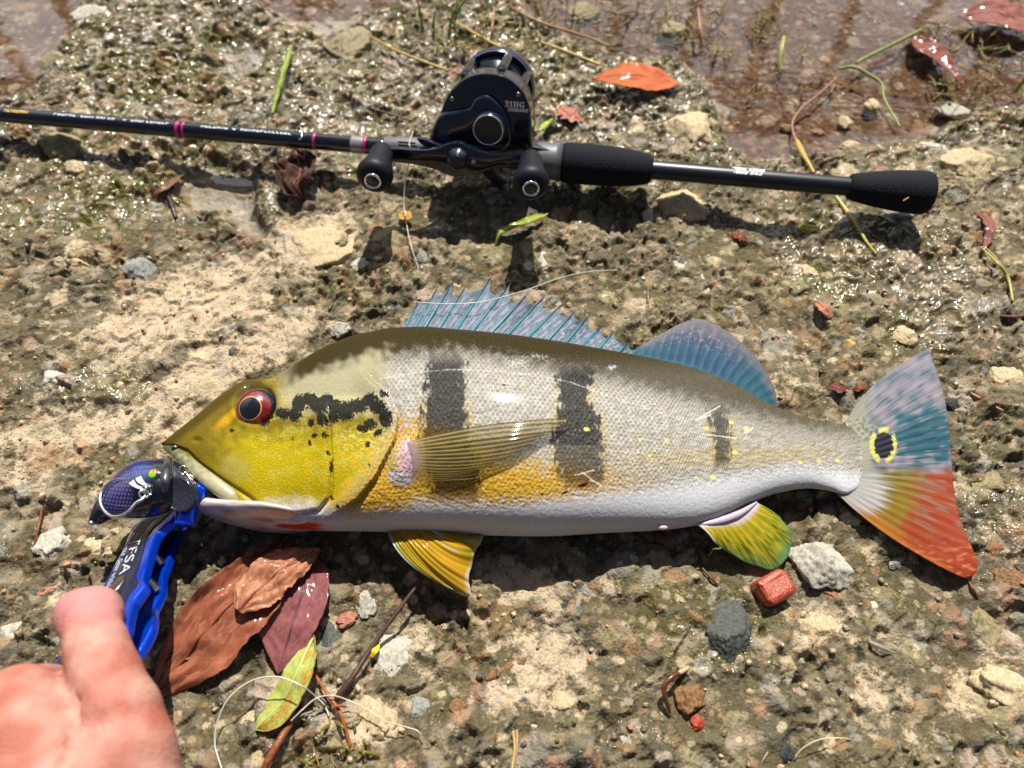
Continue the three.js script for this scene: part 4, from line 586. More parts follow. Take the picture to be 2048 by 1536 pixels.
  for (let i = 0; i < 8; i++) { const w = 2.25 + (i % 2) * 0.16, z = -0.002 - Math.floor(i / 2) * 0.0026, o = rodDir.clone().multiplyScalar(Math.cos(w)).addScaledVector(rB, Math.sin(w)), b = backC.clone().addScaledVector(o, pr * 1.02).addScaledVector(rA, z), d = rodDir.clone().multiplyScalar(-Math.sin(w)).addScaledVector(rB, Math.cos(w)); part('scale_mark', bar([b.clone().addScaledVector(d, -0.0009), b.clone().addScaledVector(d, 0.0009)], 0.00042, { seg: 2, ring: 6 }), plain(rgb(220, 224, 230, 0.66), 0.5), palm); }
  part('foot', slab(rounded([[800, 300], [870, 290], [1060, 292], [1110, 306], [1060, 318], [870, 314]], 0.006), -0.006, 0.006, 0.0012), satin, reel);
  // lettering on the side plate
  const fnt = await new FontLoader().loadAsync('fonts/droid/droid_serif_bold.typeface.json'), fnt2 = await new FontLoader().loadAsync('fonts/droid/droid_sans_bold.typeface.json');
  const word = (name, txt, f, x, y, w, rise, a) => { const g = new TextGeometry(txt, { font: f, size: 1, depth: 0.02, curveSegments: 4 }); g.computeBoundingBox(); const b = g.boundingBox, p = local(at(x, y, a)), q = local(at(x + w, y + rise, a)), s = Math.abs(q.x - p.x) / (b.max.x - b.min.x); g.translate(-b.min.x, -b.min.y, 0); g.scale(s, s * 1.05, 0.008); g.rotateZ(Math.atan2(q.y - p.y, (q.x - p.x))); const m = new THREE.Matrix4().makeBasis(rodDir, rB, rodDir.clone().cross(rB)).setPosition(reelO.clone().addScaledVector(rodDir, p.x).addScaledVector(rB, p.y).addScaledVector(rA, a)); g.applyMatrix4(m); part(name, g, plain([0.9, 0.92, 0.95], 0.35, { metalness: 0.5 }), reel); };
  word('lettering', '31HG', fnt, 1010, 213, 39, 3, FRONT + 0.0001);
  word('lettering', 'SHIMANO', fnt2, 1016, 222, 40, 3, FRONT + 0.0001);
  // star drag and double handle, with paddle grips
  const A1 = FRONT + 0.011, A2 = A1 + 0.004;
  part('drive_shaft', disc(913, 318, 0.004, A2 + 0.001, 19, [[0, 0.001], [0, 1.5], [0.4, 1.3], [0.45, 1.1], [0.5, 1.35], [0.56, 1.1], [0.62, 1.35], [0.68, 1.0], [1, 0.95], [1, 0.001]]), coat, reel);
  const star = [[834, 277], [846, 276], [880, 289], [908, 292], [940, 291], [975, 293], [1003, 288], [1005, 292], [980, 302], [945, 305], [910, 306], [872, 301], [845, 290]];
  part('star_drag', slab(rounded(star, A1 - 0.003), A1 - 0.005, A1 - 0.0022, 0.0009), blueBlack, reel);
  part('handle_arm', slab(rounded([[745, 300], [790, 297], [835, 300], [872, 297], [898, 287], [918, 285], [938, 294], [970, 306], [1010, 309], [1055, 307], [1078, 316], [1075, 330], [1050, 336], [1000, 334], [960, 346], [930, 352], [905, 354], [880, 344], [840, 332], [795, 326], [750, 318]], A2), A1, A2, 0.0011), coat, reel);
  part('handle_nut', disc(913, 323, A2 - 0.001, A2 + 0.004, 17, [[0, 0.001], [0, 1.35], [0.3, 1.3], [0.45, 1.0], [0.9, 0.95], [1, 0.85], [1, 0.001]]), blueBlack, reel);
  part('nut_face', disc(913, 323, A2 + 0.0032, A2 + 0.0044, 13, [[0, 0.001], [0, 1], [0.7, 0.97], [1, 0.85], [1, 0.001]]), plain([0.03, 0.035, 0.045], 0.35, { metalness: 0.5 }), reel);
  part('nut_screw', disc(947, 324, A2 - 0.0005, A2 + 0.0008, 5, [[0, 0.001], [0, 1], [0.8, 0.9], [1, 0.5], [1, 0.001]]), plain([0.5, 0.4, 0.32], 0.35, { metalness: 1 }), reel);
  for (const [x0, y0, x1, y1, k] of [[765, 303, 748, 355, 1], [1062, 318, 1062, 370, 1]]) {
    const b = at(x0, y0, A2 - 0.001), e = at(x1, y1, A2 + 0.022), d = e.clone().sub(b).normalize(), L = b.distanceTo(e), sc = measure(e)[2] / FPX;
    const kg = part('handle_knob', turned(b, d, [[-0.001, 0.0001], [-0.001, 20 * sc], [0.002, 24 * sc], [L * 0.4, 26 * sc], [L * 0.62, 31 * sc], [L * 0.86, 37 * sc], [L * 1.0, 35 * sc], [L * 1.08, 26 * sc], [L * 1.1, 18 * sc], [L * 1.02, 16 * sc], [L * 1.02, 0.0001]], 48), plain([0.006, 0.0075, 0.011], 0.5, { specularIntensity: 0.4 }), reel);
    part('knob_cap', turned(b, d, [[L * 0.98, 0.0001], [L * 0.98, 17.5 * sc], [L * 1.13, 17.5 * sc], [L * 1.16, 16.5 * sc], [L * 1.16, 14.2 * sc], [L * 1.12, 13.8 * sc], [L * 1.12, 0.0001]], 40), chrome, kg);
    part('cap_face', turned(b, d, [[L * 1.1, 0.0001], [L * 1.1, 13.6 * sc], [L * 1.13, 13.2 * sc], [L * 1.14, 0.0001]], 32), plain([0.02, 0.025, 0.035], 0.25), kg);
  }
}
// ---------------------------------------------------------------- crankbait, resting against the fish's mouth
const lureH = 0.0355;
const lure = thing('crankbait_lure', 'dark purple fish shaped lure with a diving lip held at the mouth of the fish', 'fishing lure', P(280, 985, lureH));
{
  const back = curve([[178, 1046], [190, 1010], [205, 985], [228, 957], [260, 930], [290, 919], [330, 917], [355, 922], [375, 936], [386, 958]]), belly = curve([[178, 1049], [195, 1050], [212, 1042], [232, 1036], [265, 1037], [300, 1034], [330, 1024], [355, 1008], [375, 986], [386, 962]]), th = curve([[178, 0.001], [200, 0.0035], [235, 0.006], [280, 0.0078], [320, 0.008], [360, 0.006], [386, 0.0015]]);
  const surf = (x, w) => { const a = back(x), b = belly(x), yc = (a + b) / 2, hp = (b - a) / 2, p = P(x, yc - hp * 0.96 * Math.cos(w), lureH); p.y += Math.sin(w) * th(x); return p; };
  const T = texture(512, 256, (u, v) => {
    const x = lerp(178, 386, u), w = Math.min(v, 1 - v) * 2, y = lerp(back(x), belly(x), w), n = n2(x / 8, y / 8), sp = n2(x / 1.1, y / 1.1);
    let c = mix3(rgb(16, 20, 40, 0.5), rgb(6, 9, 18, 0.5), ss(0.4, 0.8, w));
    c = mix3(c, rgb(58, 48, 104, 0.42), ss(1.2, 0.5, ell(x, y, 235, 985, 36, 34, 0)) * 0.85); c = mix3(c, rgb(40, 72, 160, 0.46), ss(1.2, 0.3, ell(x, y, 292, 958, 34, 26, 0.4)) * (0.75 + 0.4 * sp)); c = mix3(c, rgb(104, 110, 196, 0.62), ss(0.35, 0.7, sp) * ss(1.3, 0.6, ell(x, y, 285, 948, 40, 34, 0)) * 0.6);
    const q = Math.floor(y / 5.2), su = ((x / 7 + (q & 1) * 0.5) % 1 + 1) % 1, sv = (y / 5.2) % 1; c = mix3(c, rgb(120, 104, 178, 0.6), ss(1.25, 0.95, ell(x, y, 236, 990, 40, 38, 0)) * ss(0.42, 0.3, Math.hypot(su - 0.5, (sv - 0.5) * 0.8)) * ss(0.1, 0.3, sv) * 0.6);
    return c.map((k) => Math.max(0, k * (1 + 0.25 * n)));
  });
  const body = part('body', grid(90, 48, (u, v) => surf(lerp(178, 386, u), v * 2 * Math.PI), { flip: false }), phys({ map: T, roughness: 0.25, clearcoat: 1, clearcoatRoughness: 0.06, metalness: 0.25 }), lure);
  const on = (x, y, d = 0) => { const w = Math.acos(clamp(((back(x) + belly(x)) / 2 - y) / ((belly(x) - back(x)) / 2 * 0.96), -0.99, 0.99)), p = surf(x, w); return P(x, y, p.y + d); };
  // moulded white gill marks
  const gillMark = (pts) => { const c = new THREE.CatmullRomCurve3(pts.map(([x, y]) => on(x, y - 4, 0.0006)), false, 'centripetal'), c2 = new THREE.CatmullRomCurve3(pts.map(([x, y, w]) => on(x + w, y - 3, 0.0006)), false, 'centripetal'); return sheet(8, 20, (u, v) => c.getPoint(v).lerp(c2.getPoint(v), u), 0.0007); };
  for (const pts of [[[250, 948, 14], [253, 960, 14], [258, 972, 16], [270, 980, 18], [280, 983, 4]], [[268, 948, 12], [270, 958, 14], [275, 969, 16], [288, 976, 14], [296, 978, 2]]]) part('gill_mark', gillMark(pts), plain(rgb(206, 210, 226, 0.68), 0.3, { clearcoat: 0.8 }), lure);
  const ep = on(311, 949, 0.0003), eye = part('eye', new THREE.SphereGeometry(0.0027, 32, 20).scale(1.12, 0.55, 1).translate(ep.x, ep.y, ep.z), plain(rgb(24, 60, 60, 0.6), 0.15, { clearcoat: 1, clearcoatRoughness: 0.02 }), lure);
  part('eye_disc', new THREE.SphereGeometry(0.0019, 28, 16).scale(1, 0.5, 1.08).translate(ep.x - 0.0005, ep.y + 0.0008, ep.z), phys({ map: texture(64, 32, (u, v) => mix3(rgb(238, 110, 10, 0.66), rgb(120, 220, 20, 0.64), ss(-0.6, 0.6, Math.sin(u * 6.28 + 0.7)))), roughness: 0.15, clearcoat: 1 }), eye);
  // nose collar and the round diving lip
  part('nose_collar', bar([on(338, 921, 0.0012), on(334, 945, 0.0022), on(330, 968, 0.0018), on(330, 985, 0.0006)], [0.0018, 0.0022, 0.002, 0.001], { seg: 24, ring: 12 }), plain([0.012, 0.013, 0.02], 0.25, { clearcoat: 1, clearcoatRoughness: 0.08 }), lure);
  const bc = P(362, 988, lureH + 0.004), bn = V(-0.15, 0.85, 0.5).normalize();
  const bib = part('diving_lip', turned(bc.clone().addScaledVector(bn, -0.0008), bn, [[0, 0.0001], [0, 0.0066], [0.0006, 0.0071], [0.0013, 0.0071], [0.0018, 0.0066], [0.0016, 0.0058], [0.0012, 0.0001]], 48), plain([0.02, 0.022, 0.03], 0.38, { bumpMap: texture(128, 128, (u, v) => 0.5 + 0.4 * n2(u * 20, v * 12), false), bumpScale: 0.0003 }), lure);
  const wire = plain([0.7, 0.7, 0.7], 0.22, { metalness: 1 });
  const ring = (x, y, r, h, n, th2) => { const g = new THREE.TorusGeometry(r, th2, 10, 36); g.applyQuaternion(new THREE.Quaternion().setFromUnitVectors(V(0, 0, 1), n.clone().normalize())); const p = P(x, y, h); g.translate(p.x, p.y, p.z); return g; };
  part('line_ring', ring(367, 940, 0.0016, lureH + 0.0075, V(0.2, 0.8, 0.6), 0.0003), wire, lure);
  part('snap', merged(ring(374, 950, 0.0014, lureH + 0.007, V(0.8, 0.4, 0.3), 0.0003), ring(378, 958, 0.0015, lureH + 0.0065, V(0.1, 0.9, 0.2), 0.0003), ring(383, 966, 0.0016, lureH + 0.006, V(0.7, 0.5, -0.3), 0.0003), bar([P(370, 944, lureH + 0.007), P(386, 964, lureH + 0.0065)], 0.0005, { seg: 6, ring: 8 })), plain([0.55, 0.42, 0.32], 0.3, { metalness: 1 }), lure);
  const hk = [[291, 992, 0.0098], [284, 999, 0.0102], [272, 1006, 0.0104], [258, 1022, 0.0102], [240, 1032, 0.0092], [222, 1032, 0.008], [206, 1018, 0.0068], [200, 1000, 0.0062], [203, 984, 0.0062], [214, 968, 0.0068], [228, 959, 0.0074], [243, 957, 0.0082]].map(([x, y, d]) => P(x, y, lureH + d));
  const hook = part('hook', bar(hk, [0.0006, 0.00062, 0.00062, 0.00058, 0.0005, 0.0002], { seg: 80, ring: 10 }), plain([0.6, 0.61, 0.62], 0.28, { metalness: 1 }), lure);
  part('hook_eye', merged(ring(288, 988, 0.0016, lureH + 0.0098, V(0.5, 0.8, 0.2), 0.0004), ring(290, 979, 0.0015, lureH + 0.0093, V(-0.6, 0.5, 0.5), 0.0004)), wire, hook);
  part('split_ring', merged(ring(293, 977, 0.0019, lureH + 0.0085, V(0.8, 0.2, 0.5), 0.0003), ring(296, 984, 0.0016, lureH + 0.0085, V(0.9, 0.3, 0.1), 0.0003)), wire, lure);
  const tt = P(183, 1046, lureH + 0.0005); part('tail_ring', new THREE.SphereGeometry(0.0011, 12, 10).translate(tt.x, tt.y, tt.z), wire, lure);
}
// ---------------------------------------------------------------- blue fish gripper
const grA = P(372, 1016, 0.031), grB = P(118, 1350, 0.062), grD = grB.clone().sub(grA).normalize(), grSide = V(0, 1, 0).cross(grD).normalize(), grN = V(0, 1, 0).addScaledVector(grD, -grD.y).normalize();
if (grSide.x > 0) grSide.negate();
const plateN = grN.clone().multiplyScalar(Math.cos(0.62)).addScaledVector(grSide, Math.sin(0.62)).normalize();
const gripper = thing('fish_gripper', 'blue anodised fish gripper clamped in the mouth of the fish and held in the hand', 'fish gripper', grA.clone());
{
  const U = grD, W = plateN.clone().cross(U).normalize(), m = new THREE.Matrix4().makeBasis(U, W, plateN);
  const to2 = (x, y, off) => { const o = grA.clone().addScaledVector(plateN, off), d = onPlane(x, y, o, plateN).sub(o); return new THREE.Vector2(d.dot(U), d.dot(W)); };
  const slabG = (pts, off, th, bev) => { const c = new THREE.CatmullRomCurve3(pts.map(([x, y]) => { const q = to2(x, y, off); return V(q.x, q.y, 0); }), true, 'centripetal', 0.5), s = new THREE.Shape(c.getPoints(160).map((p) => new THREE.Vector2(p.x, p.y))); let g = new THREE.ExtrudeGeometry(s, { depth: th - 2 * bev, bevelEnabled: true, bevelSize: bev, bevelOffset: -bev, bevelThickness: bev, bevelSegments: 3, curveSegments: 10 }); g = toCreasedNormals(g, 0.45); g.translate(0, 0, -th + bev); g.applyMatrix4(m.clone().setPosition(grA.clone().addScaledVector(plateN, off))); return g; };
  const blue = plain(rgb(4, 78, 236, 0.95), 0.24, { metalness: 0.7, clearcoat: 0.6, clearcoatRoughness: 0.1 }), navy = plain(rgb(14, 26, 64, 0.5), 0.7, { specularIntensity: 0.4, clearcoat: 0.5, clearcoatRoughness: 0.08 });
  // outlines of the upper plate's face and of the lower plate
  const upper = [[368, 1012], [340, 1040], [316, 1062], [300, 1100], [290, 1135], [284, 1156], [288, 1168], [268, 1196], [258, 1226], [250, 1258], [222, 1300], [170, 1352], [110, 1420], [80, 1404], [96, 1345], [140, 1275], [200, 1180], [215, 1152], [232, 1120], [247, 1092], [250, 1082], [262, 1060], [285, 1036], [318, 1016], [350, 1004]];
  const lower = [[392, 1018], [386, 1040], [362, 1066], [346, 1086], [336, 1118], [324, 1150], [325, 1166], [318, 1188], [306, 1214], [306, 1236], [296, 1268], [262, 1318], [200, 1380], [150, 1430], [110, 1415], [140, 1350], [190, 1290], [232, 1200], [262, 1120], [290, 1070], [340, 1026], [372, 1008]];
  part('upper_plate', slabG(upper, 0.0, 0.0042, 0.0013), blue, gripper);
  part('lower_plate', slabG(lower, -0.0115, 0.004, 0.0012), blue, gripper);
  part('printed_face', slabG(upper.map(([x, y], i) => [x + (i < 11 ? -13 : 4), y + (i < 11 ? -3 : 2)]), 0.0004, 0.0008, 0.0003), navy, gripper);
  part('spine', slabG(upper.map(([x, y], i) => [x + (i < 11 ? -14 : 12), y]), -0.0042, 0.0073, 0.0006), plain([0.012, 0.013, 0.014], 0.45), gripper);
  part('jaw', bar([grA.clone().addScaledVector(U, 0.006).addScaledVector(plateN, -0.004), P(378, 1004, 0.033), P(394, 985, 0.0365), P(404, 972, 0.0375)], [0.0042, 0.004, 0.0034, 0.0026], { seg: 24, ring: 12, flat: 0.6 }), blue, gripper);
  for (const [x, y] of [[308, 1112], [298, 1164]]) { const p = onPlane(x, y, grA.clone().addScaledVector(plateN, -0.006), plateN); part('pin', bar([p.clone().addScaledVector(plateN, -0.004), p.clone().addScaledVector(plateN, 0.005)], 0.0016, { seg: 4, ring: 16 }), plain([0.5, 0.5, 0.5], 0.3, { metalness: 1 }), gripper); }
  const sc = onPlane(232, 1172, grA.clone().addScaledVector(plateN, 0.0003), plateN); part('trigger_slot', new THREE.SphereGeometry(0.0034, 24, 14).scale(1, 0.25, 1.5).applyQuaternion(new THREE.Quaternion().setFromUnitVectors(V(0, 1, 0), plateN)).translate(sc.x, sc.y, sc.z), plain([0.42, 0.34, 0.28], 0.22, { metalness: 1 }), gripper);
  // printed lettering
  const f1 = await new FontLoader().loadAsync('fonts/droid/droid_serif_regular.typeface.json'), f3 = await new FontLoader().loadAsync('fonts/droid/droid_sans_regular.typeface.json');
  const put = (name, txt, f, x0, y0, x1, y1, tall, slant) => { const g = new TextGeometry(txt, { font: f, size: 1, depth: 0.02, curveSegments: 4 }); g.computeBoundingBox(); const b = g.boundingBox, p = to2(x0, y0, 0.0005), q = to2(x1, y1, 0.0005), s = p.distanceTo(q) / (b.max.x - b.min.x), e = q.clone().sub(p).normalize(); g.translate(-b.min.x, -b.min.y, 0); g.applyMatrix4(new THREE.Matrix4().makeShear(0, 0, slant, 0, 0, 0)); g.scale(s, tall, 0.006); g.rotateZ(Math.atan2(e.y, e.x)); g.applyMatrix4(m.clone().setPosition(grA.clone().addScaledVector(plateN, 0.0005).addScaledVector(U, p.x).addScaledVector(W, p.y))); part(name, g, plain(rgb(214, 220, 228, 0.68), 0.4), gripper); };
  put('lettering', 'TFSA', f3, 267, 1078, 238, 1150, 0.0047, 0.4);
  put('lettering', 'The secret Gear within', f1, 263, 1068, 208, 1184, 0.0022, 0.3);
  for (let i = 0; i < 5; i++) part('engraved_line', bar([[262 + i * 5, 1062 + i * 1, 0], [272 + i * 7, 1050 - i, 0], [290 + i * 6, 1040 - i * 1.5, 0]].map(([x, y]) => onPlane(x, y, grA.clone().addScaledVector(plateN, 0.0005), plateN)), 0.00018, { seg: 8, ring: 5 }), plain(rgb(190, 186, 160, 0.6), 0.5), gripper);
}
// ---------------------------------------------------------------- hand holding the gripper: thumb along the top, fingers curled under the handle
const hand = thing('person', 'bare hand from the bottom left corner gripping the blue gripper with the thumb on top', 'person', P(200, 1400, 0.06));
{
  const J = (x, y, h, r) => ({ p: P(x, y, h), r: r / 1000 });
  const chains = [
    [J(176, 1238, 0.071, 8.4), J(194, 1300, 0.0735, 8.7), J(210, 1352, 0.0755, 9.2), J(236, 1425, 0.077, 10.8), J(256, 1510, 0.076, 12.2), J(262, 1680, 0.070, 17)],    // thumb
    [J(158, 1224, 0.0685, 7.0), J(196, 1222, 0.0685, 7.2)],                                                                                                                         // pad pressed flat on the handle
    [J(96, 1620, 0.082, 15), J(52, 1480, 0.082, 12), J(38, 1412, 0.077, 10.6), J(84, 1394, 0.062, 9.0), J(160, 1392, 0.048, 8.0), J(210, 1396, 0.045, 7.0)],                        // index, bent under the handle
    [J(40, 1680, 0.080, 15), J(-30, 1540, 0.082, 12.5), J(-46, 1450, 0.074, 11), J(20, 1414, 0.056, 9.2), J(110, 1420, 0.046, 8.0), J(168, 1436, 0.045, 7.0)],                        // middle
    [J(-20, 1740, 0.076, 14), J(-110, 1620, 0.076, 12), J(-120, 1530, 0.066, 10.4), J(-40, 1490, 0.050, 8.8), J(56, 1496, 0.042, 7.8), J(116, 1510, 0.042, 6.8)],                    // ring
    [J(-80, 1810, 0.070, 13), J(-180, 1720, 0.068, 10.6), J(-186, 1630, 0.058, 9.2), J(-100, 1582, 0.045, 7.6), J(-10, 1580, 0.040, 6.8), J(46, 1590, 0.040, 6.0)],                    // little
    [J(96, 1620, 0.080, 17), J(40, 1680, 0.078, 17), J(-20, 1740, 0.074, 16), J(-80, 1810, 0.068, 14)],                                                                               // across the back
    [J(120, 1640, 0.074, 19), J(196, 1660, 0.068, 18), J(160, 1800, 0.066, 22), J(150, 1990, 0.070, 24), J(150, 2250, 0.090, 27), J(150, 2500, 0.125, 30)],                        // palm, wrist, forearm
    [J(96, 1600, 0.068, 12), J(180, 1640, 0.066, 14)],                                                                                                                              // web to the thumb
  ];
  const bones = []; chains.forEach((c, k) => { for (let i = 0; i < c.length - 1; i++) bones.push([c[i], c[i + 1], k]); });
  const flat = bones.map(([a, b, k]) => [a.p.x, a.p.y, a.p.z, b.p.x - a.p.x, b.p.y - a.p.y, b.p.z - a.p.z, a.r, b.r, k, a.p.distanceToSquared(b.p)]), per = new Float64Array(9), order = [0, 1, 8, 7, 6, 2, 3, 4, 5];
  const field = (p) => {
    let v = 1e9; per.fill(1e9);
    for (const [ax, ay, az, bx, by, bz, ra, rb, k, L] of flat) { const x = p.x - ax, y = p.y - ay, z = p.z - az, t = clamp((x * bx + y * by + z * bz) / L), d = Math.hypot(x - bx * t, y - by * t, z - bz * t) - ra - (rb - ra) * t; per[k] = per[k] > 1e8 ? d : smin(per[k], d, 0.0035); }
    for (const k of order) v = v > 1e8 ? per[k] : smin(v, per[k], k === 8 || k === 7 || k === 6 ? 0.007 : k === 1 ? 0.005 : k === 2 ? 0.0036 : 0.003);
    return v;
  };
  function smin(a, b, k) { const h = Math.max(k - Math.abs(a - b), 0) / k; return Math.min(a, b) - h * h * k * 0.25; }
  const meshField = (lo, hi, res) => {
    const c = lo.clone().add(hi).multiplyScalar(0.5), s = Math.max(hi.x - lo.x, hi.y - lo.y, hi.z - lo.z) / 2, mc = new MarchingCubes(res, new THREE.MeshBasicMaterial(), false, false, 600000), p = V(0, 0, 0);
    mc.isolation = 0;
    for (let z = 0; z < res; z++) for (let y = 0; y < res; y++) for (let x = 0; x < res; x++) { p.set((x - res / 2) / (res / 2) * s + c.x, (y - res / 2) / (res / 2) * s + c.y, (z - res / 2) / (res / 2) * s + c.z); mc.field[x + y * res + z * res * res] = -field(p); }
    mc.update();
    const n = mc.count, pos = new Float32Array(n * 3); for (let i = 0; i < n; i++) { pos[i * 3] = mc.positionArray[i * 3] * s + c.x; pos[i * 3 + 1] = mc.positionArray[i * 3 + 1] * s + c.y; pos[i * 3 + 2] = mc.positionArray[i * 3 + 2] * s + c.z; }
    let g = new THREE.BufferGeometry(); g.setAttribute('position', new THREE.BufferAttribute(pos, 3)); g = mergeVertices(g, 1e-6); return g;
  };
  const lo = V(-0.225, 0.02, 0.05), hi = V(-0.045, 0.20, 0.26);
  const g = meshField(lo, hi, 108), pa = g.attributes.position, uv = [], nrm = [], e = 0.0006, q = V(0, 0, 0), p = V(0, 0, 0);
  for (let i = 0; i < pa.count; i++) {
    p.fromBufferAttribute(pa, i);
    for (let k = 0; k < 2; k++) { const d = field(p), n = V(field(q.copy(p).setX(p.x + e)) - d, field(q.copy(p).setY(p.y + e)) - d, field(q.copy(p).setZ(p.z + e)) - d).normalize(); p.addScaledVector(n, -d * 0.9); if (k) { nrm.push(n.x, n.y, n.z); const [mx, my] = measure(p); let cr = 0; for (const [a, w, m] of [[[[140, 1288], [180, 1302], [250, 1296]], 6, 0.0008], [[[150, 1312], [200, 1322], [262, 1314]], 4, 0.0004], [[[136, 1270], [170, 1280], [236, 1276]], 5, 0.0005], [[[152, 1338], [206, 1346], [272, 1336]], 6, 0.0005], [[[146, 1254], [180, 1262], [226, 1258]], 4, 0.0003], [[[30, 1340], [60, 1352], [100, 1366]], 6, 0.0006], [[[20, 1362], [56, 1374], [96, 1386]], 5, 0.0005], [[[196, 1420], [206, 1460], [200, 1510]], 6, 0.0006], [[[240, 1400], [262, 1440], [272, 1490]], 5, 0.0004], [[[148, 1400], [150, 1440], [138, 1500], [120, 1545]], 12, 0.002], [[[172, 1430], [166, 1470], [158, 1510]], 5, 0.0004]]) cr += m * ss(w, 0, segDist(mx, my, a)[0]); p.addScaledVector(n, -cr + 0.00008 * n3(p.x * 420, p.y * 420, p.z * 420) + 0.00022 * n3(p.x * 90, p.y * 90, p.z * 90)); } }
    pa.setXYZ(i, p.x, p.y, p.z); uv.push((p.x - lo.x) / 0.18, (p.z - lo.z) / 0.18);
  }
  g.setAttribute('uv', new THREE.Float32BufferAttribute(uv, 2)); g.computeVertexNormals();
  const map = texture(768, 768, (u, v) => {
    const x = u * 0.18 + lo.x, z = v * 0.18 + lo.z, n = n2(x * 55, z * 55), m = n2(x * 190, z * 190), k = n2(x * 900, z * 900), [mx, my] = measure(V(x, 0.075, z));
    let c = mix3(rgb(220, 132, 108, 0.4), rgb(238, 178, 156, 0.45), clamp(0.5 + 0.6 * n + 0.3 * n2(x * 110 + 4, z * 110)));
    c = mix3(c, rgb(222, 112, 96, 0.4), ss(0.1, 0.8, m) * 0.22); c = mix3(c, rgb(240, 160, 158, 0.46), ss(1300, 1200, my + 22 * n) * 0.8);
    return c.map((t) => t * (1 + 0.06 * k + 0.04 * m));
  });
  const pores = texture(512, 512, (u, v) => { const a = n2(u * 120, v * 120), b = n2(u * 60 + 0.8 * a, v * 190), c = n2(u * 26, v * 40); const k = Math.min(Math.abs(n2(u * 44 + 0.3 * a, v * 30)), Math.abs(n2(u * 34 + 5, v * 52 + 0.3 * a))); return 0.45 + 0.14 * a + 0.12 * b + 0.08 * c + 0.25 * ss(0, 0.22, k); }, false, THREE.RepeatWrapping);
  part('hand', g, phys({ map, roughness: 0.72, specularIntensity: 0.6, bumpMap: pores, bumpScale: 0.00035 }), hand);
}
// ---------------------------------------------------------------- stones, one by one
const stoneTex = {
  cream: [rgb(228, 206, 166, 0.66), rgb(196, 172, 128, 0.62), rgb(130, 116, 80, 0.56)], pale: [rgb(222, 214, 194, 0.66), rgb(188, 182, 164, 0.62), rgb(128, 126, 112, 0.58)], grey: [rgb(176, 174, 164, 0.62), rgb(142, 142, 134, 0.58), rgb(92, 92, 84, 0.55)], dark: [rgb(96, 100, 90, 0.55), rgb(66, 70, 62, 0.55), rgb(140, 142, 126, 0.55)],
  olive: [rgb(172, 154, 108, 0.6), rgb(136, 122, 78, 0.58), rgb(204, 186, 142, 0.6)], rust: [rgb(176, 126, 68, 0.5), rgb(126, 82, 40, 0.48), rgb(196, 160, 106, 0.52)], red: [rgb(204, 78, 40, 0.6), rgb(172, 56, 30, 0.58), rgb(222, 120, 80, 0.6)], pink: [rgb(206, 140, 112, 0.6), rgb(178, 104, 82, 0.58), rgb(222, 176, 150, 0.6)], yellow: [rgb(222, 186, 108, 0.62), rgb(190, 146, 66, 0.6), rgb(232, 206, 140, 0.62)], lilac: [rgb(170, 152, 170, 0.6), rgb(130, 114, 136, 0.58), rgb(196, 184, 192, 0.6)], black: [rgb(50, 52, 52, 0.6), rgb(34, 36, 36, 0.6), rgb(96, 94, 88, 0.5)],
};
const stoneMat = {}, matOf = (kind) => stoneMat[kind] ??= (() => { const [a, b, c] = stoneTex[kind], k = Object.keys(stoneTex).indexOf(kind) * 9, T = (u, v, s) => n2(u * s + k, v * s - k), wetKind = /dark|rust|red|black|olive/.test(kind);
  return phys({ map: texture(256, 256, (u, v) => { let q = mix3(a, b, clamp(0.5 + 0.6 * T(u, v, 7) + 0.3 * T(u, v, 19))); q = mix3(q, c, ss(0.3, 0.65, T(u, v, 44) * 0.6 + T(u, v, 16) * 0.5) * 0.7); return q.map((t) => t * (1 + 0.22 * T(u, v, 90))); }, true, THREE.MirroredRepeatWrapping), bumpMap: texture(256, 256, (u, v) => 0.5 + 0.3 * T(u, v, 30) + 0.25 * T(u, v, 70), false, THREE.MirroredRepeatWrapping), bumpScale: 0.00022, roughness: wetKind ? 0.6 : 0.9 }); })();
function stoneShape(w, d, h, seed, cuts = 9) {                // metres: across, deep, tall
  const r = rng(seed), g0 = new THREE.IcosahedronGeometry(1, 11); g0.deleteAttribute('uv'); g0.deleteAttribute('normal'); const g = mergeVertices(g0, 1e-4), p = g.attributes.position, v = V(0, 0, 0), planes = [], uv = [];
  for (let i = 0; i < cuts; i++) planes.push([V(r() * 2 - 1, r() * 1.6 - 0.5, r() * 2 - 1).normalize(), 0.62 + 0.3 * r()]);
  for (let i = 0; i < p.count; i++) {
    v.fromBufferAttribute(p, i); const s = seed * 3.7;
    v.multiplyScalar(1 + 0.2 * n3(v.x * 1.1 + s, v.y * 1.1, v.z * 1.1));
    for (const [n, q] of planes) { const e = v.dot(n) - q; if (e > 0) v.addScaledVector(n, -e * 0.9); }
    v.multiplyScalar(1 + 0.07 * n3(v.x * 3.5 + s, v.y * 3.5, v.z * 3.5) + 0.035 * n3(v.x * 9, v.y * 9 + s, v.z * 9) + 0.02 * n3(v.x * 20, v.y * 20 + s, v.z * 20));
    p.setXYZ(i, v.x * w / 2 * 1.12, v.y * h / 2, v.z * d / 2 * 1.12); uv.push(v.x * w * 38 + 0.3 * seed + v.y * h * 20, v.z * d * 38 + v.y * h * 26);
  }
  g.setAttribute('uv', new THREE.Float32BufferAttribute(uv, 2)); g.computeVertexNormals(); return g;
}
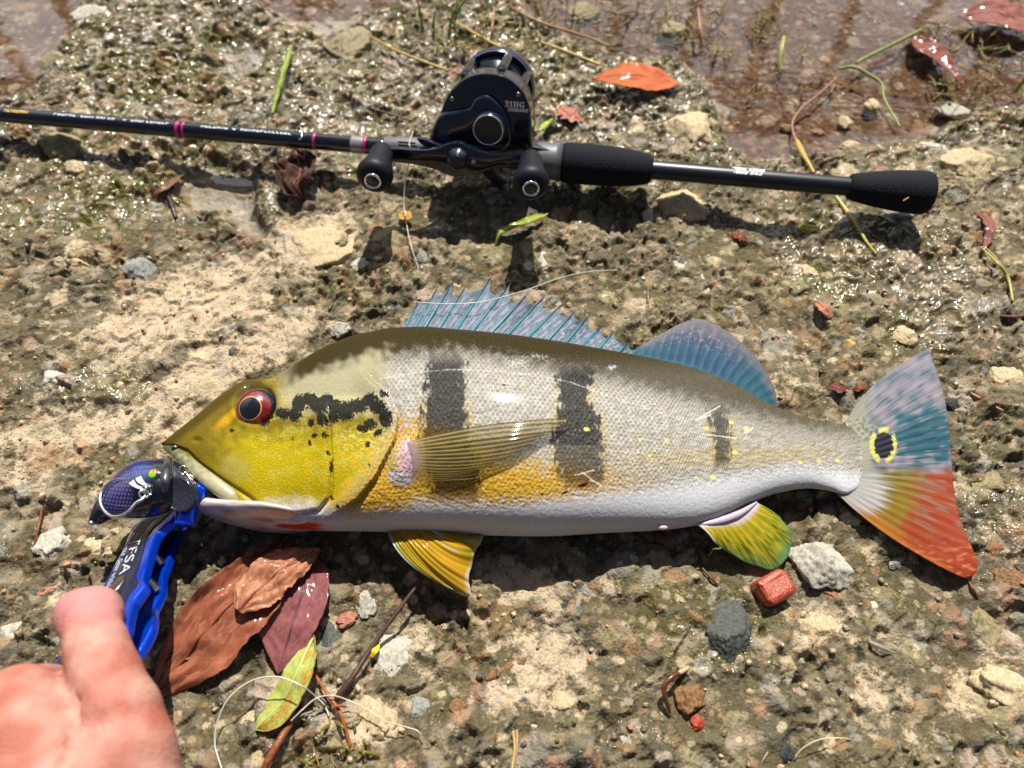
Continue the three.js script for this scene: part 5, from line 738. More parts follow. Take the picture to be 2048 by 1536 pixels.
// x, y, width, height in the photograph, turn, kind, how far it stands out (share of its height), label
const STONES = [
  [184, 30, 82, 44, 0.1, 'pale', 0.5, 'pale flat stone on the bank of the top left puddle', 'stone'],
  [128, 292, 96, 66, 0.3, 'olive', 0.75, 'angular grey brown stone just under the tip side of the rod at left'], [152, 336, 42, 38, 0, 'cream', 0.6, 'small pale pebble right below the angular stone under the rod'],
  [281, 541, 80, 70, 0.7, 'grey', 0.6, 'rough blue grey rock on dry crust left of the reel'], [140, 520, 92, 44, 0.4, 'cream', 0.7, 'cream rock with an orange end near the left edge'], [106, 757, 46, 48, 0.2, 'pale', 0.6, 'pale mottled pebble at left with a dark shadow'],
  [463, 657, 30, 34, 0, 'grey', 0.5, 'grey round pebble on pale crust above the fish eye'], [467, 704, 20, 20, 0, 'dark', 0.5, 'tiny blue grey pebble above the fish snout'], [425, 564, 44, 44, 0.5, 'pale', 0.4, 'pale pebble sunk in the dry crust left of the dorsal fin'], [152, 893, 34, 26, 0, 'grey', 0.4, 'small grey pebble in wet mud left of the fish snout'],
  [106, 1085, 66, 70, 0.4, 'pale', 0.65, 'pale grey angular stone left of the lure tail'], [190, 1094, 100, 56, -0.3, 'cream', 0.45, 'cream embedded stone beside the gripper lettering'], [246, 1078, 40, 56, 0.6, 'olive', 0.4, 'mottled dark stone touching the gripper edge'], [22, 1270, 72, 60, 0.2, 'pale', 0.65, 'pale grey speckled stone on the left edge above the hand'], [45, 1108, 32, 26, 0, 'grey', 0.45, 'blue grey chip left of the pale angular stone'], [92, 1184, 44, 18, -0.2, 'pink', 0.5, 'flat pinkish chip left of the thumb tip'], [62, 1188, 26, 22, 0, 'dark', 0.4, 'small dark pebble beside the flat pinkish chip'],
  [650, 494, 118, 96, -0.3, 'cream', 0.3, 'large cream stone set in the crust left of the fishing line'], [775, 482, 86, 72, 0.2, 'olive', 0.4, 'olive grey stone beside the small yellow leaf'], [725, 530, 38, 40, 0.2, 'pale', 0.5, 'light grey pebble below the large cream stone'], [770, 536, 46, 38, 0, 'pink', 0.4, 'tan pink pebble below the olive grey stone'], [846, 512, 32, 36, 0, 'grey', 0.45, 'grey pebble at the end of the fishing line'], [898, 459, 38, 20, 0.1, 'pale', 0.4, 'pale flat chip inside the shadow of the reel'],
  [1365, 412, 112, 84, 0.1, 'cream', 0.75, 'big pale mossy rock under the rear of the rod'], [1300, 430, 26, 32, 0, 'pale', 0.5, 'small whitish pebble left of the big mossy rock'], [1868, 298, 62, 40, 0.1, 'pale', 0.9, 'pale grey stone with a black shadow near the butt of the rod'], [1930, 330, 96, 74, 0.3, 'cream', 0.55, 'big cream rock right of the rod butt'], [1795, 428, 84, 24, 0, 'grey', 0.4, 'flat wet grey stone under the rod butt'],
  [1610, 546, 54, 42, 0.4, 'cream', 0.75, 'cream lump with a dark hollow below it at right of centre'], [1699, 689, 28, 26, 0.3, 'yellow', 0.6, 'squarish yellow chip left of the tail fin tip'], [1665, 726, 34, 24, 0, 'cream', 0.55, 'pale oval pebble below the yellow chip'], [1810, 672, 46, 48, 0.4, 'cream', 0.5, 'cream pebble just above the tail fin tip'], [2010, 760, 68, 74, 0.1, 'cream', 0.6, 'speckled cream rock at the right edge beside the tail'], [1953, 740, 38, 18, -0.1, 'lilac', 0.6, 'lilac flat chip right of the tail fin'], [1983, 726, 20, 12, 0, 'dark', 0.6, 'tiny dark chip right of the lilac chip'], [1900, 802, 38, 42, 0, 'black', 0.5, 'black wet pebble touching the edge of the tail fin'], [1660, 690, 30, 14, 0, 'dark', 0.5, 'dark flat chip left of the yellow chip'],
  [1635, 1126, 108, 100, 0.5, 'pale', 0.9, 'large pale stone between the anal fin and the tail'], [1660, 1186, 44, 34, 0.2, 'pink', 0.6, 'reddish stone at the foot of the large pale stone'], [1751, 1084, 36, 36, 0.4, 'cream', 0.8, 'tan pebble under the orange edge of the tail fin'], [1793, 1122, 40, 26, -0.5, 'grey', 0.6, 'dark grey chip below the orange tail lobe'], [1917, 1148, 20, 18, 0, 'dark', 2.2, 'tiny black chip on the rim of the orange tail lobe'],
  [1457, 1262, 76, 108, 0.15, 'dark', 0.5, 'dark slate coloured stone at lower right of the pelvic fin'], [1490, 1278, 24, 60, 0.1, 'dark', 0.4, 'narrow dark stone against the slate coloured stone'], [1635, 1252, 92, 60, 0.1, 'cream', 0.25, 'pale pink crusty stone below the large pale stone'], [1735, 1216, 40, 34, 0, 'pale', 0.5, 'speckled pale pebble right of the pale pink crusty stone'], [1968, 1250, 84, 104, 0.2, 'olive', 0.5, 'tall tan and olive rock at lower right'], [2020, 1374, 116, 88, 0.3, 'cream', 0.65, 'big sandy rock on the right edge near the bottom'], [1378, 1396, 58, 62, 0.3, 'rust', 0.5, 'tan brown lump beside the brown curved twig'], [1395, 1444, 28, 30, 0, 'red', 0.3, 'small dark red pebble at lower right of centre'], [1782, 1488, 36, 34, 0, 'lilac', 0.5, 'greyish round pebble near the bottom right'], [1567, 1508, 40, 42, 0, 'black', 0.6, 'dark shiny pebble at the bottom beside the pale line'], [2024, 1158, 66, 48, 0.3, 'rust', 0.6, 'orange and grey wet stone at the right edge below the tail'], [1978, 968, 66, 44, 0, 'olive', 0.4, 'flat olive pebble right of the orange tail lobe'], [1990, 1100, 40, 36, 0.5, 'rust', 0.4, 'rust coloured lump right of the tail lobe tip'], [1820, 1385, 36, 60, 0.2, 'grey', 0.35, 'grey splinter of stone near the lower right'], [1860, 1385, 24, 22, 0, 'cream', 0.7, 'tiny cream pebble on olive mud at lower right'],
  [788, 1322, 92, 98, 0.3, 'pale', 0.45, 'pale mottled stone beside the long dark twig'], [732, 1202, 56, 62, 0.4, 'pale', 0.45, 'whitish stone between the purple leaf and the pelvic fin'], [740, 1450, 102, 92, 0.3, 'cream', 0.4, 'cream rough stone at the bottom right of the thin rusty twig'], [836, 1420, 42, 50, 0, 'grey', 0.45, 'blue grey pebble at the bottom below the dark twig'], [1019, 1339, 80, 40, -0.5, 'rust', 0.6, 'crumbly orange brown lump on pale crust'], [918, 1416, 42, 36, -0.2, 'rust', 0.5, 'amber brown pebble at the bottom centre'], [694, 1240, 36, 28, -0.5, 'pink', 0.8, 'smooth red oval pebble right of the purple leaf'], [1134, 1206, 38, 40, 0, 'dark', 0.7, 'dark round pebble below the belly of the fish'], [978, 1230, 34, 46, 0, 'grey', 0.4, 'grey pebble beside the shadow of the pelvic fin'], [1128, 1406, 46, 46, 0.3, 'cream', 0.6, 'cream pebble with a dark shadow at the bottom centre'], [1250, 1474, 26, 30, 0, 'pale', 0.5, 'small pale pebble at the bottom left of the curved twig'], [1068, 1453, 12, 10, 0, 'pale', 0.9, 'tiny white pebble at the bottom centre'], [1170, 1180, 26, 26, 0.2, 'grey', 0.5, 'small grey pebble right of the dark round pebble'], [1330, 1170, 44, 30, 0.2, 'olive', 0.6, 'olive lump near the shadow edge under the vent'], [667, 1300, 40, 124, -0.28, 'dark', 0.3, 'long wet slate splinter right of the leaves'], [1318, 1078, 24, 26, 0, 'rust', 0.6, 'small orange pebble in the shadow below the vent'],
  [502, 1444, 42, 84, 0.3, 'cream', 0.6, 'knobbly pale stone under the tip of the yellow green leaf'], [488, 1478, 34, 32, 0, 'pink', 0.6, 'pinkish lump beside the knobbly pale stone'], [514, 1512, 60, 60, 0.3, 'cream', 0.35, 'cream stone at the bottom edge left of the thick twig'],
  [697, 92, 88, 84, 0, 'olive', 0.7, 'big mossy lump on the bank at top left of the reel'], [1379, 260, 92, 96, 0.3, 'cream', 0.55, 'big tan mossy rock at the left shore of the right puddle'], [1690, 244, 32, 28, 0, 'cream', 0.7, 'pale stone standing in the brown water'], [1700, 293, 38, 36, 0, 'cream', 0.75, 'round wet stone at the near shore of the right puddle'], [1745, 210, 28, 34, 0.3, 'cream', 0.7, 'upright pale chip in the right puddle'], [1904, 219, 62, 34, 0, 'pale', 0.5, 'grey flat stone at the right shore of the puddle'], [1640, 262, 32, 22, 0, 'rust', 0.5, 'orange stone under the shallow water'], [1575, 250, 26, 18, 0, 'rust', 0.5, 'small brown stone under the shallow water'],
  [681, 657, 36, 40, 0, 'pale', 0.6, 'pale pink pebble at the root of the dorsal fin'], [1357, 532, 34, 46, 0, 'pale', 0.5, 'light grey upright pebble between rod and soft dorsal fin'], [1087, 524, 20, 46, 0.1, 'pale', 0.6, 'bluish white sliver of stone below the green blade'], [1212, 596, 24, 18, 0, 'pale', 0.8, 'small white pebble right of the spiny fin'], [1050, 533, 28, 28, 0.2, 'pale', 0.4, 'whitish pebble above the tallest spines'], [1410, 570, 14, 56, -0.12, 'pale', 0.5, 'thin whitish sliver right of the dorsal fins'], [110, 120, 50, 40, 0.2, 'olive', 0.6, 'mossy stone beside the top left puddle'], [1170, 20, 60, 40, 0, 'olive', 0.7, 'wet mossy stone in the weeds at the top'], [1345, 60, 60, 40, 0.2, 'olive', 0.6, 'greenish stone at the top left of the right puddle'], [170, 505, 40, 20, 0.2, 'rust', 0.6, 'small orange cap on the cream rock near the left edge'],
];
STONES.forEach(([x, y, w, h, turn, kind, out, label], i) => {
  const s = pxAt(0, y), el = TILT - Math.atan((768 - y) / FPX), W = w * s, tall = Math.min(W, h * s) * 0.72, D = Math.max(h * s * 0.5, (h * s - tall * out * Math.cos(el)) / Math.sin(el));
  let p = onG(x, y, 0, false); const rise = Math.min(out, 1) * tall * 0.5; p = P(x, y, p.y + rise * 0.35); p.y += (out > 1 ? out - 0.5 : out * 0.85 - 0.56) * tall * 0.5 * (out > 1 ? 1 : 0.9) - rise * 0.35 + 0.0004;
  if (/submerged|under the shallow/.test(label)) p.y -= 0.002;
  const m = mesh('stone', stoneShape(W, D, tall, 31 + i * 7, kind === 'pink' && /smooth/.test(label) ? 2 : 9), matOf(kind)); m.position.copy(p); m.rotation.y = -turn; tag(m, label, 'stone');
});
{ // brick piece
  const g = new RoundedBoxGeometry(0.0152, 0.0115, 0.0125, 8, 0.0034), p = g.attributes.position; for (let i = 0; i < p.count; i++) { const x = p.getX(i), y = p.getY(i), z = p.getZ(i), k = 1 + 0.07 * n3(x * 160, y * 160, z * 160) + 0.03 * n3(x * 500, y * 500, z * 500); p.setXYZ(i, x * k + y * 0.18, y * k * (1 - 10 * x), z * k); } g.computeVertexNormals();
  const m = mesh('brick_piece', g, phys({ map: texture(128, 128, (u, v) => mix3(rgb(226, 96, 52, 0.5), rgb(190, 70, 38, 0.48), clamp(0.5 + 0.7 * n2(u * 9, v * 9))).map((t) => t * (1 + 0.15 * n2(u * 50, v * 50)))), roughness: 0.28, bumpMap: texture(128, 128, (u, v) => 0.5 + 0.3 * n2(u * 24, v * 24) + 0.2 * n2(u * 60, v * 60), false), bumpScale: 0.0002, clearcoat: 0.25, clearcoatRoughness: 0.2 })); m.position.copy(onG(1545, 1178, 0.0055, false)); m.rotation.set(0.12, 0.45, 0.1); m.scale.setScalar(0.9); tag(m, 'bright orange red wet brick piece below the yellow anal fin', 'brick piece');
}
// loose grit too small to pick apart
{
  const shapes = [0, 1, 2].map((k) => { const r = rng(90 + k), g0 = new THREE.IcosahedronGeometry(1, 2); g0.deleteAttribute('uv'); g0.deleteAttribute('normal'); const g = mergeVertices(g0, 1e-4), p = g.attributes.position; for (let i = 0; i < p.count; i++) { const f = 1 + 0.35 * n3(p.getX(i) * 1.4 + k * 9, p.getY(i) * 1.4, p.getZ(i) * 1.4); p.setXYZ(i, p.getX(i) * f, p.getY(i) * f * 0.7, p.getZ(i) * f * (0.7 + 0.1 * k)); } g.computeVertexNormals(); return g; });
  const pal = [rgb(214, 190, 150, 0.6), rgb(178, 162, 126, 0.6), rgb(160, 144, 104, 0.58), rgb(170, 160, 140, 0.58), rgb(150, 128, 84, 0.58), rgb(128, 112, 74, 0.56), rgb(190, 140, 96, 0.58), rgb(110, 104, 88, 0.55)], r = rng(5), mat = phys({ color: 0xffffff, roughness: 0.42 });
  shapes.forEach((g, k) => {
    const N = 1500, im = sh(new THREE.InstancedMesh(g, mat, N)), M = new THREE.Matrix4(), q = new THREE.Quaternion(), e = new THREE.Euler(), c = new THREE.Color();
    for (let i = 0; i < N; i++) { const x = lerp(-0.38, 0.38, r()), z = lerp(-0.34, 0.19, r()), s = 0.0004 + 0.0014 * r() ** 3.6, deep = look(x, z)[0]; e.set(r() * 6, r() * 6, r() * 6); q.setFromEuler(e); M.compose(V(x, ground(x, z) + s * 0.2, z), q, V(s, s, s).multiplyScalar(deep > 0.006 && r() < 0.5 ? 0.3 : 1)); im.setMatrixAt(i, M); const p = pal[Math.floor(r() ** 1.3 * 8)]; im.setColorAt(i, c.setRGB(...p)); }
    im.name = numbered('grit'); scene.add(im); tag(im, ['fine mixed grit scattered all over the wet ground', 'coarser sand grains lying all over the wet ground', 'tiny angular chips lying all over the wet ground'][k], 'grit', null, 'stuff');
  });
}
// ---------------------------------------------------------------- leaves
const leafTex = (fn) => texture(256, 256, fn);
function veins(u, v, n = 9) { const a = Math.abs(v - 0.5) * 2, k = ((u * n - a * 1.7 + 10) % 1 + 1) % 1; return Math.max(ss(0.035, 0.0, a), ss(0.07, 0.0, Math.min(k, 1 - k)) * 0.55 * (1 - a * 0.5)); }
// midrib [x, y, lift in metres] from stalk to tip; half widths in photograph units, left and right of it
function leaf(name, label, mid, left, right, map, o = {}) {
  const mp = mid.map(([x, y, h]) => onG(x, y, h, false)), c = new THREE.CatmullRomCurve3(mp, false, 'centripetal'), L = curve(left), R = curve(right), g = new THREE.Group();
  const geo = sheet(o.nu ?? 44, o.nv ?? 28, (u, v) => {
    const p = c.getPointAt(clamp(u)), t = c.getTangentAt(clamp(u)), side = V(-t.z, 0, t.x).normalize(), s = (v - 0.5) * 2, w = (s < 0 ? L(u) : R(u)) * pxAt(0, measure(p)[1]) * (1 + (o.rag ?? 0.04) * n2(u * 9 + 3, s > 0 ? 5 : 9) + (o.rag ?? 0.04) * 0.6 * n2(u * 30, s > 0 ? 1 : 2));
    p.addScaledVector(side, s * w); const y = ground(p.x, p.z, false);
    p.y = Math.max(y + 0.0012, p.y + (o.cup ?? 0.0) * s * s * w + (o.fold ? o.fold(u, s) : 0) + 0.0009 * n2(p.x * 70, p.z * 70) + 0.00022 * n2(p.x * 260, p.z * 260)); p.y -= 0.00035 * veins(u, v); return p;
  }, o.th ?? 0.0004);
  const t = thing(name, label, o.category ?? 'leaf', mp[0].clone(), o.group);
  part('blade', geo, phys({ map, roughness: 0.8, specularIntensity: 0.4, clearcoat: (o.coat ?? 0.35) * 0.7, clearcoatRoughness: 0.12, transmission: o.through ?? 0.12, thickness: 0 }), t);
  const rib = []; for (let i = 0; i <= 12; i++) { const p = c.getPointAt(i / 12); p.y = Math.max(p.y, ground(p.x, p.z, false) + 0.0012) + 0.0009 * n2(p.x * 70, p.z * 70) + 0.00022 * n2(p.x * 260, p.z * 260) + (o.fold ? o.fold(i / 12, 0) : 0) - 0.0001; rib.push(p); }
  part('midrib', bar(rib, [o.ribw ?? 0.0007, 0.0002], { seg: 40, ring: 8 }), plain(o.rib ?? rgb(140, 70, 40, 0.58), 0.5), t);
  return t;
}
const brown = (a, b, c, s) => leafTex((u, v) => { const n = n2(u * 5 + s, v * 4), m = n2(u * 16 + s, v * 12), k = n2(u * 70, v * 50 + s); let q = mix3(a, b, clamp(0.5 + 0.7 * n)); q = mix3(q, c, ss(-0.1, 0.9, m + 0.4 * n) * 0.45); q = mix3(q, rgb(50, 26, 16, 0.55), ss(0.45, 0.75, k * 0.6 + m * 0.5) * 0.6); return mix3(q, mix3(a, [0.4, 0.3, 0.2], 0.2), veins(u, v) * 0.5).map((t) => t * (1 + 0.1 * k)); });
leaf('dead_leaf', 'large reddish brown dead leaf lying between the hand and the purple leaf', [[300, 1396, 0.004], [372, 1310, 0.006], [450, 1222, 0.007], [520, 1150, 0.007], [590, 1078, 0.003]], [[0, 4], [0.15, 38], [0.4, 66], [0.65, 58], [0.88, 26], [1, 2]], [[0, 3], [0.12, 40], [0.35, 84], [0.6, 84], [0.85, 40], [1, 2]], brown(rgb(196, 114, 78, 0.5), rgb(158, 78, 50, 0.46), rgb(214, 146, 106, 0.52), 2), { cup: 0.06, fold: (u, s) => 0.004 * Math.max(0, Math.abs(s) - 0.85) * 6 * ss(0.1, 0.5, u) - 0.002 * Math.abs(s) * 0.5 + 0.0016 * n2(u * 3.6 + 7, s * 1.8) + 0.0006 * n2(u * 11, s * 6), rough: 0.3, coat: 0.5 });
leaf('dead_leaf', 'crumpled tan leaf lying on the large reddish brown leaf', [[478, 1222, 0.0125], [530, 1166, 0.0125], [582, 1128, 0.0115], [640, 1098, 0.007]], [[0, 12], [0.2, 46], [0.5, 44], [0.8, 26], [1, 3]], [[0, 8], [0.25, 44], [0.55, 38], [0.8, 24], [1, 2]], brown(rgb(226, 160, 120, 0.54), rgb(200, 128, 88, 0.5), rgb(170, 88, 46, 0.48), 8), { cup: -0.03, rag: 0.09, fold: (u, s) => 0.0012 * n2(u * 3.5, s * 2), rough: 0.45, coat: 0.2 });
leaf('dead_leaf', 'purple brown wet leaf with a pointed tip beside the tan leaf', [[622, 1106, 0.003], [606, 1180, 0.0075], [582, 1260, 0.0075], [556, 1347, 0.003]], [[0, 3], [0.2, 42], [0.45, 52], [0.7, 42], [0.9, 20], [1, 1]], [[0, 3], [0.2, 50], [0.45, 74], [0.7, 66], [0.9, 26], [1, 1]], brown(rgb(158, 92, 90, 0.62), rgb(134, 70, 72, 0.6), rgb(182, 118, 104, 0.62), 14), { cup: 0.04, rough: 0.26, coat: 0.6, rib: rgb(92, 40, 42, 0.56) });
leaf('green_leaf', 'yellow green leaf with brown patches lying below the purple leaf', [[626, 1272, 0.007], [596, 1340, 0.0095], [566, 1400, 0.0095], [512, 1458, 0.005]], [[0, 3], [0.2, 22], [0.5, 34], [0.8, 34], [0.94, 20], [1, 3]], [[0, 3], [0.2, 20], [0.45, 30], [0.75, 32], [0.93, 20], [1, 3]], leafTex((u, v) => { const n = n2(u * 6, v * 4), m = n2(u * 20, v * 12), k = n2(u * 60, v * 40); let q = mix3(rgb(206, 212, 96, 0.66), rgb(190, 208, 112, 0.64), clamp(0.5 + 0.6 * n)); q = mix3(q, rgb(206, 168, 60, 0.62), ss(0.0, 0.5, n2(u * 4 + 3, v * 3) + (v < 0.5 ? 0.3 : -0.35)) * 0.85); q = mix3(q, rgb(176, 124, 96, 0.6), ss(0.2, 0.6, m) * (v < 0.5 ? 0.6 : 0.1)); q = mix3(q, rgb(52, 42, 24, 0.55), ss(0.62, 0.8, k * 0.5 + m * 0.6)); return mix3(q, rgb(206, 214, 120, 0.64), veins(u, v, 8) * 0.6).map((t) => t * (1 + 0.06 * k)); }), { cup: 0.05, fold: (u, s) => -0.0025 * Math.abs(s) + 0.004 * ss(0.8, 1, -s), rough: 0.38, coat: 0.25, rib: rgb(196, 204, 110, 0.62), through: 0.25 });
leaf('dead_leaf', 'bright orange brown leaf lying behind the reel', [[1184, 158, 0.006], [1240, 150, 0.012], [1300, 154, 0.012], [1358, 166, 0.006]], [[0, 2], [0.2, 22], [0.5, 38], [0.8, 30], [1, 2]], [[0, 2], [0.25, 24], [0.55, 44], [0.8, 32], [1, 2]], brown(rgb(218, 116, 58, 0.62), rgb(194, 86, 38, 0.6), rgb(230, 140, 84, 0.62), 21), { cup: 0.03, rough: 0.4, coat: 0.2, rib: rgb(206, 104, 60, 0.6) });
leaf('dead_leaf', 'reddish wet leaf in the weeds at the top right corner', [[1918, 34, 0.006], [1970, 24, 0.010], [2030, 36, 0.010], [2090, 60, 0.006]], [[0, 2], [0.3, 34], [0.6, 46], [1, 3]], [[0, 2], [0.3, 44], [0.6, 46], [1, 3]], brown(rgb(170, 96, 76, 0.58), rgb(132, 58, 44, 0.56), rgb(196, 140, 120, 0.6), 31), { cup: 0.1, rough: 0.24, coat: 0.6 });
leaf('dead_leaf', 'narrow dark red curled leaf half in the water at top right', [[1822, 74, 0.003], [1862, 104, 0.005], [1892, 130, 0.007], [1930, 176, 0.004]], [[0, 4], [0.25, 26], [0.55, 18], [0.8, 8], [1, 2]], [[0, 4], [0.25, 28], [0.55, 20], [0.8, 8], [1, 2]], brown(rgb(150, 66, 36, 0.58), rgb(110, 40, 22, 0.56), rgb(180, 100, 70, 0.58), 41), { cup: 0.3, rough: 0.22, coat: 0.7 });
leaf('dead_leaf', 'curled dark brown dead leaf in front of the rod at left', [[592, 304, 0.004], [598, 340, 0.012], [590, 372, 0.010], [606, 404, 0.003]], [[0, 4], [0.3, 30], [0.6, 36], [1, 4]], [[0, 4], [0.3, 26], [0.6, 46], [1, 4]], brown(rgb(98, 62, 44, 0.56), rgb(64, 38, 28, 0.55), rgb(132, 88, 66, 0.58), 51), { cup: 0.35, rag: 0.12, rough: 0.5, coat: 0.1, fold: (u, s) => 0.003 * n2(u * 2.4, s * 1.6) });
leaf('dead_leaf', 'small narrow brown leaf at the edge of the muddy pool', [[306, 394, 0.003], [335, 372, 0.006], [368, 350, 0.003]], [[0, 1], [0.4, 9], [1, 1]], [[0, 1], [0.4, 10], [1, 1]], brown(rgb(140, 100, 66, 0.58), rgb(98, 66, 42, 0.56), rgb(180, 140, 100, 0.6), 61), { cup: 0.3, nu: 24, nv: 10 });
leaf('leaf_scrap', 'pinkish torn leaf scrap right of the reel', [[1120, 214, 0.004], [1140, 232, 0.006], [1166, 244, 0.004]], [[0, 8], [0.5, 26], [1, 4]], [[0, 8], [0.5, 18], [1, 4]], brown(rgb(206, 136, 108, 0.6), rgb(174, 92, 60, 0.58), rgb(222, 168, 140, 0.6), 71), { rag: 0.35, cup: 0.1, nu: 24, nv: 14 });
leaf('leaf_scrap', 'small purple leaf scrap left of the tail fin', [[1662, 772, 0.004], [1680, 778, 0.006], [1700, 776, 0.003]], [[0, 14], [0.6, 8], [1, 2]], [[0, 14], [0.6, 8], [1, 2]], brown(rgb(120, 60, 60, 0.58), rgb(92, 42, 44, 0.56), rgb(150, 90, 86, 0.58), 81), { rag: 0.3, nu: 20, nv: 12 });
leaf('leaf_scrap', 'small orange brown leaf scrap touching the tail fin', [[1702, 780, 0.003], [1716, 776, 0.006], [1730, 770, 0.004]], [[0, 3], [0.6, 8], [1, 2]], [[0, 3], [0.6, 8], [1, 2]], brown(rgb(168, 90, 44, 0.58), rgb(130, 60, 26, 0.56), rgb(190, 120, 70, 0.58), 91), { rag: 0.3, nu: 20, nv: 12 });
leaf('leaf_scrap', 'pink and orange leaf scrap above the soft dorsal fin', [[1630, 604, 0.004], [1648, 618, 0.006], [1664, 634, 0.004]], [[0, 4], [0.6, 10], [1, 6]], [[0, 2], [0.6, 12], [1, 4]], brown(rgb(214, 140, 116, 0.6), rgb(190, 104, 70, 0.58), rgb(222, 160, 120, 0.6), 101), { rag: 0.2, nu: 20, nv: 12 });
leaf('leaf_scrap', 'dark reddish leaf scrap on the right beside the rod butt', [[1950, 424, 0.004], [1976, 440, 0.007], [1980, 470, 0.006], [1966, 500, 0.004]], [[0, 3], [0.5, 9], [1, 2]], [[0, 3], [0.5, 11], [1, 2]], brown(rgb(160, 96, 84, 0.58), rgb(120, 60, 52, 0.56), rgb(186, 130, 116, 0.6), 111), { rag: 0.2, nu: 24, nv: 10 });
leaf('leaf_scrap', 'rust coloured leaf scrap left of the yellow oval leaf', [[1466, 466, 0.004], [1480, 472, 0.006], [1494, 482, 0.003]], [[0, 8], [0.6, 12], [1, 3]], [[0, 6], [0.6, 12], [1, 3]], brown(rgb(150, 74, 32, 0.58), rgb(112, 48, 20, 0.56), rgb(176, 100, 54, 0.58), 121), { rag: 0.3, nu: 18, nv: 12 });
const yellowTex = leafTex((u, v) => mix3(rgb(200, 186, 30, 0.62), rgb(160, 160, 24, 0.6), clamp(0.5 + 0.6 * n2(u * 6, v * 5))).map((t) => t * (1 + 0.08 * n2(u * 40, v * 30))));
leaf('small_leaf', 'small yellow oval leaf on the wet mud below the rod', [[1598, 459, 0.0035], [1618, 457, 0.0045], [1640, 456, 0.0035]], [[0, 3], [0.2, 9], [0.5, 12], [0.8, 9], [1, 3]], [[0, 3], [0.2, 9], [0.5, 12], [0.8, 9], [1, 3]], yellowTex, { nu: 20, nv: 12, rag: 0.03, through: 0.2, rib: rgb(180, 160, 30, 0.6) });
leaf('small_leaf', 'small orange yellow round leaf crossed by the fishing line', [[800, 424, 0.004], [810, 430, 0.005], [822, 438, 0.004]], [[0, 4], [0.5, 13], [1, 4]], [[0, 4], [0.5, 13], [1, 4]], leafTex((u, v) => mix3(rgb(226, 180, 70, 0.62), rgb(200, 140, 50, 0.6), clamp(0.5 + 0.6 * n2(u * 5, v * 5)))), { nu: 18, nv: 12, rag: 0.03, rib: rgb(190, 140, 60, 0.6) });
leaf('small_leaf', 'small pale green leaf right beside the reel', [[1078, 264, 0.006], [1092, 248, 0.009], [1106, 236, 0.007]], [[0, 2], [0.5, 7], [1, 1]], [[0, 2], [0.5, 7], [1, 1]], leafTex((u, v) => mix3(rgb(176, 196, 70, 0.62), rgb(150, 176, 50, 0.6), clamp(0.5 + 0.6 * n2(u * 5, v * 5)))), { nu: 18, nv: 10, rib: rgb(170, 190, 90, 0.6) });
leaf('petal', 'bright yellow petal against the long dark twig', [[744, 1314, 0.006], [750, 1300, 0.008], [757, 1282, 0.006]], [[0, 3], [0.5, 7], [1, 1]], [[0, 3], [0.5, 7], [1, 1]], leafTex(() => rgb(240, 214, 20, 0.66)), { nu: 18, nv: 10, category: 'petal', rib: rgb(220, 190, 20, 0.62) });
leaf('grass_leaf', 'bent yellow green grass blade in front of the reel', [[992, 488, 0.003], [1000, 466, 0.008], [1020, 452, 0.0085], [1060, 440, 0.0075], [1096, 427, 0.005]], [[0, 2], [0.3, 6], [0.7, 7], [1, 1]], [[0, 2], [0.3, 6], [0.7, 7], [1, 1]], leafTex((u, v) => mix3(rgb(176, 190, 50, 0.62), rgb(140, 160, 30, 0.6), Math.abs(v - 0.5) * 2)), { nu: 40, nv: 8, category: 'grass blade', rib: rgb(206, 206, 110, 0.62) });
leaf('grass_leaf', 'long green grass blade standing on the mud behind the rod', [[545, 228, 0.002], [556, 180, 0.006], [570, 130, 0.009], [584, 88, 0.006]], [[0, 4], [0.5, 6], [1, 1]], [[0, 4], [0.5, 6], [1, 1]], leafTex((u, v) => mix3(rgb(150, 170, 40, 0.6), rgb(120, 146, 24, 0.58), Math.abs(v - 0.5) * 2)), { nu: 40, nv: 8, category: 'grass blade', rib: rgb(170, 186, 70, 0.6) });
// ---------------------------------------------------------------- twigs, stalks and fishing line: [x, y, lift], radius in photograph units
const bark = texture(256, 32, (u, v) => { const n = n2(u * 60, v * 3), m = n2(u * 12, v * 6), q = 0.64 * (1 + 0.3 * n + 0.25 * m); return [q, q, q]; });
function twig(name, label, pts, r, col, o = {}) {
  const p = pts.map(([x, y, h]) => onG(x, y, h ?? 0.0022, false)), k = pxAt(0, pts[0][1]);
  const m = mesh(name, bar(p, (Array.isArray(r) ? r : [r, r]).map((q) => q * k), { seg: o.seg ?? Math.max(30, pts.length * 12), ring: o.ring ?? 9, rough: o.rough ?? 0.1, flat: o.flat ?? 1 }), phys({ map: bark, color: new THREE.Color().setRGB(...col.map((q) => q * 1.5)), roughness: o.rg ?? 0.5, ...(o.mat ?? {}) }));
  return tag(m, label, o.category ?? 'twig', o.group);
}
const DARKT = rgb(84, 52, 42, 0.56), RUST = rgb(170, 86, 34, 0.58), STRAW = rgb(206, 172, 70, 0.6), GREEN = rgb(140, 158, 50, 0.58), PINK = rgb(178, 120, 96, 0.58);
twig('dark_twig', 'long dark brown twig sloping from the pelvic fin to the bottom left', [[852, 1148, 0.010], [800, 1216, 0.0095], [740, 1300, 0.008], [700, 1362, 0.006], [672, 1398, 0.004]], [3, 4, 4.6, 5.4, 6], DARKT);
twig('rusty_twig', 'thin orange brown twig right of the yellow green leaf', [[630, 1350, 0.005], [655, 1388, 0.008], [680, 1426, 0.007], [702, 1496, 0.003]], [3, 3.4, 4, 3], RUST);
twig('rusty_twig', 'short side shoot crossing the thin orange brown twig', [[664, 1418, 0.007], [678, 1412, 0.009], [692, 1414, 0.006]], [3, 2.6, 2], RUST);
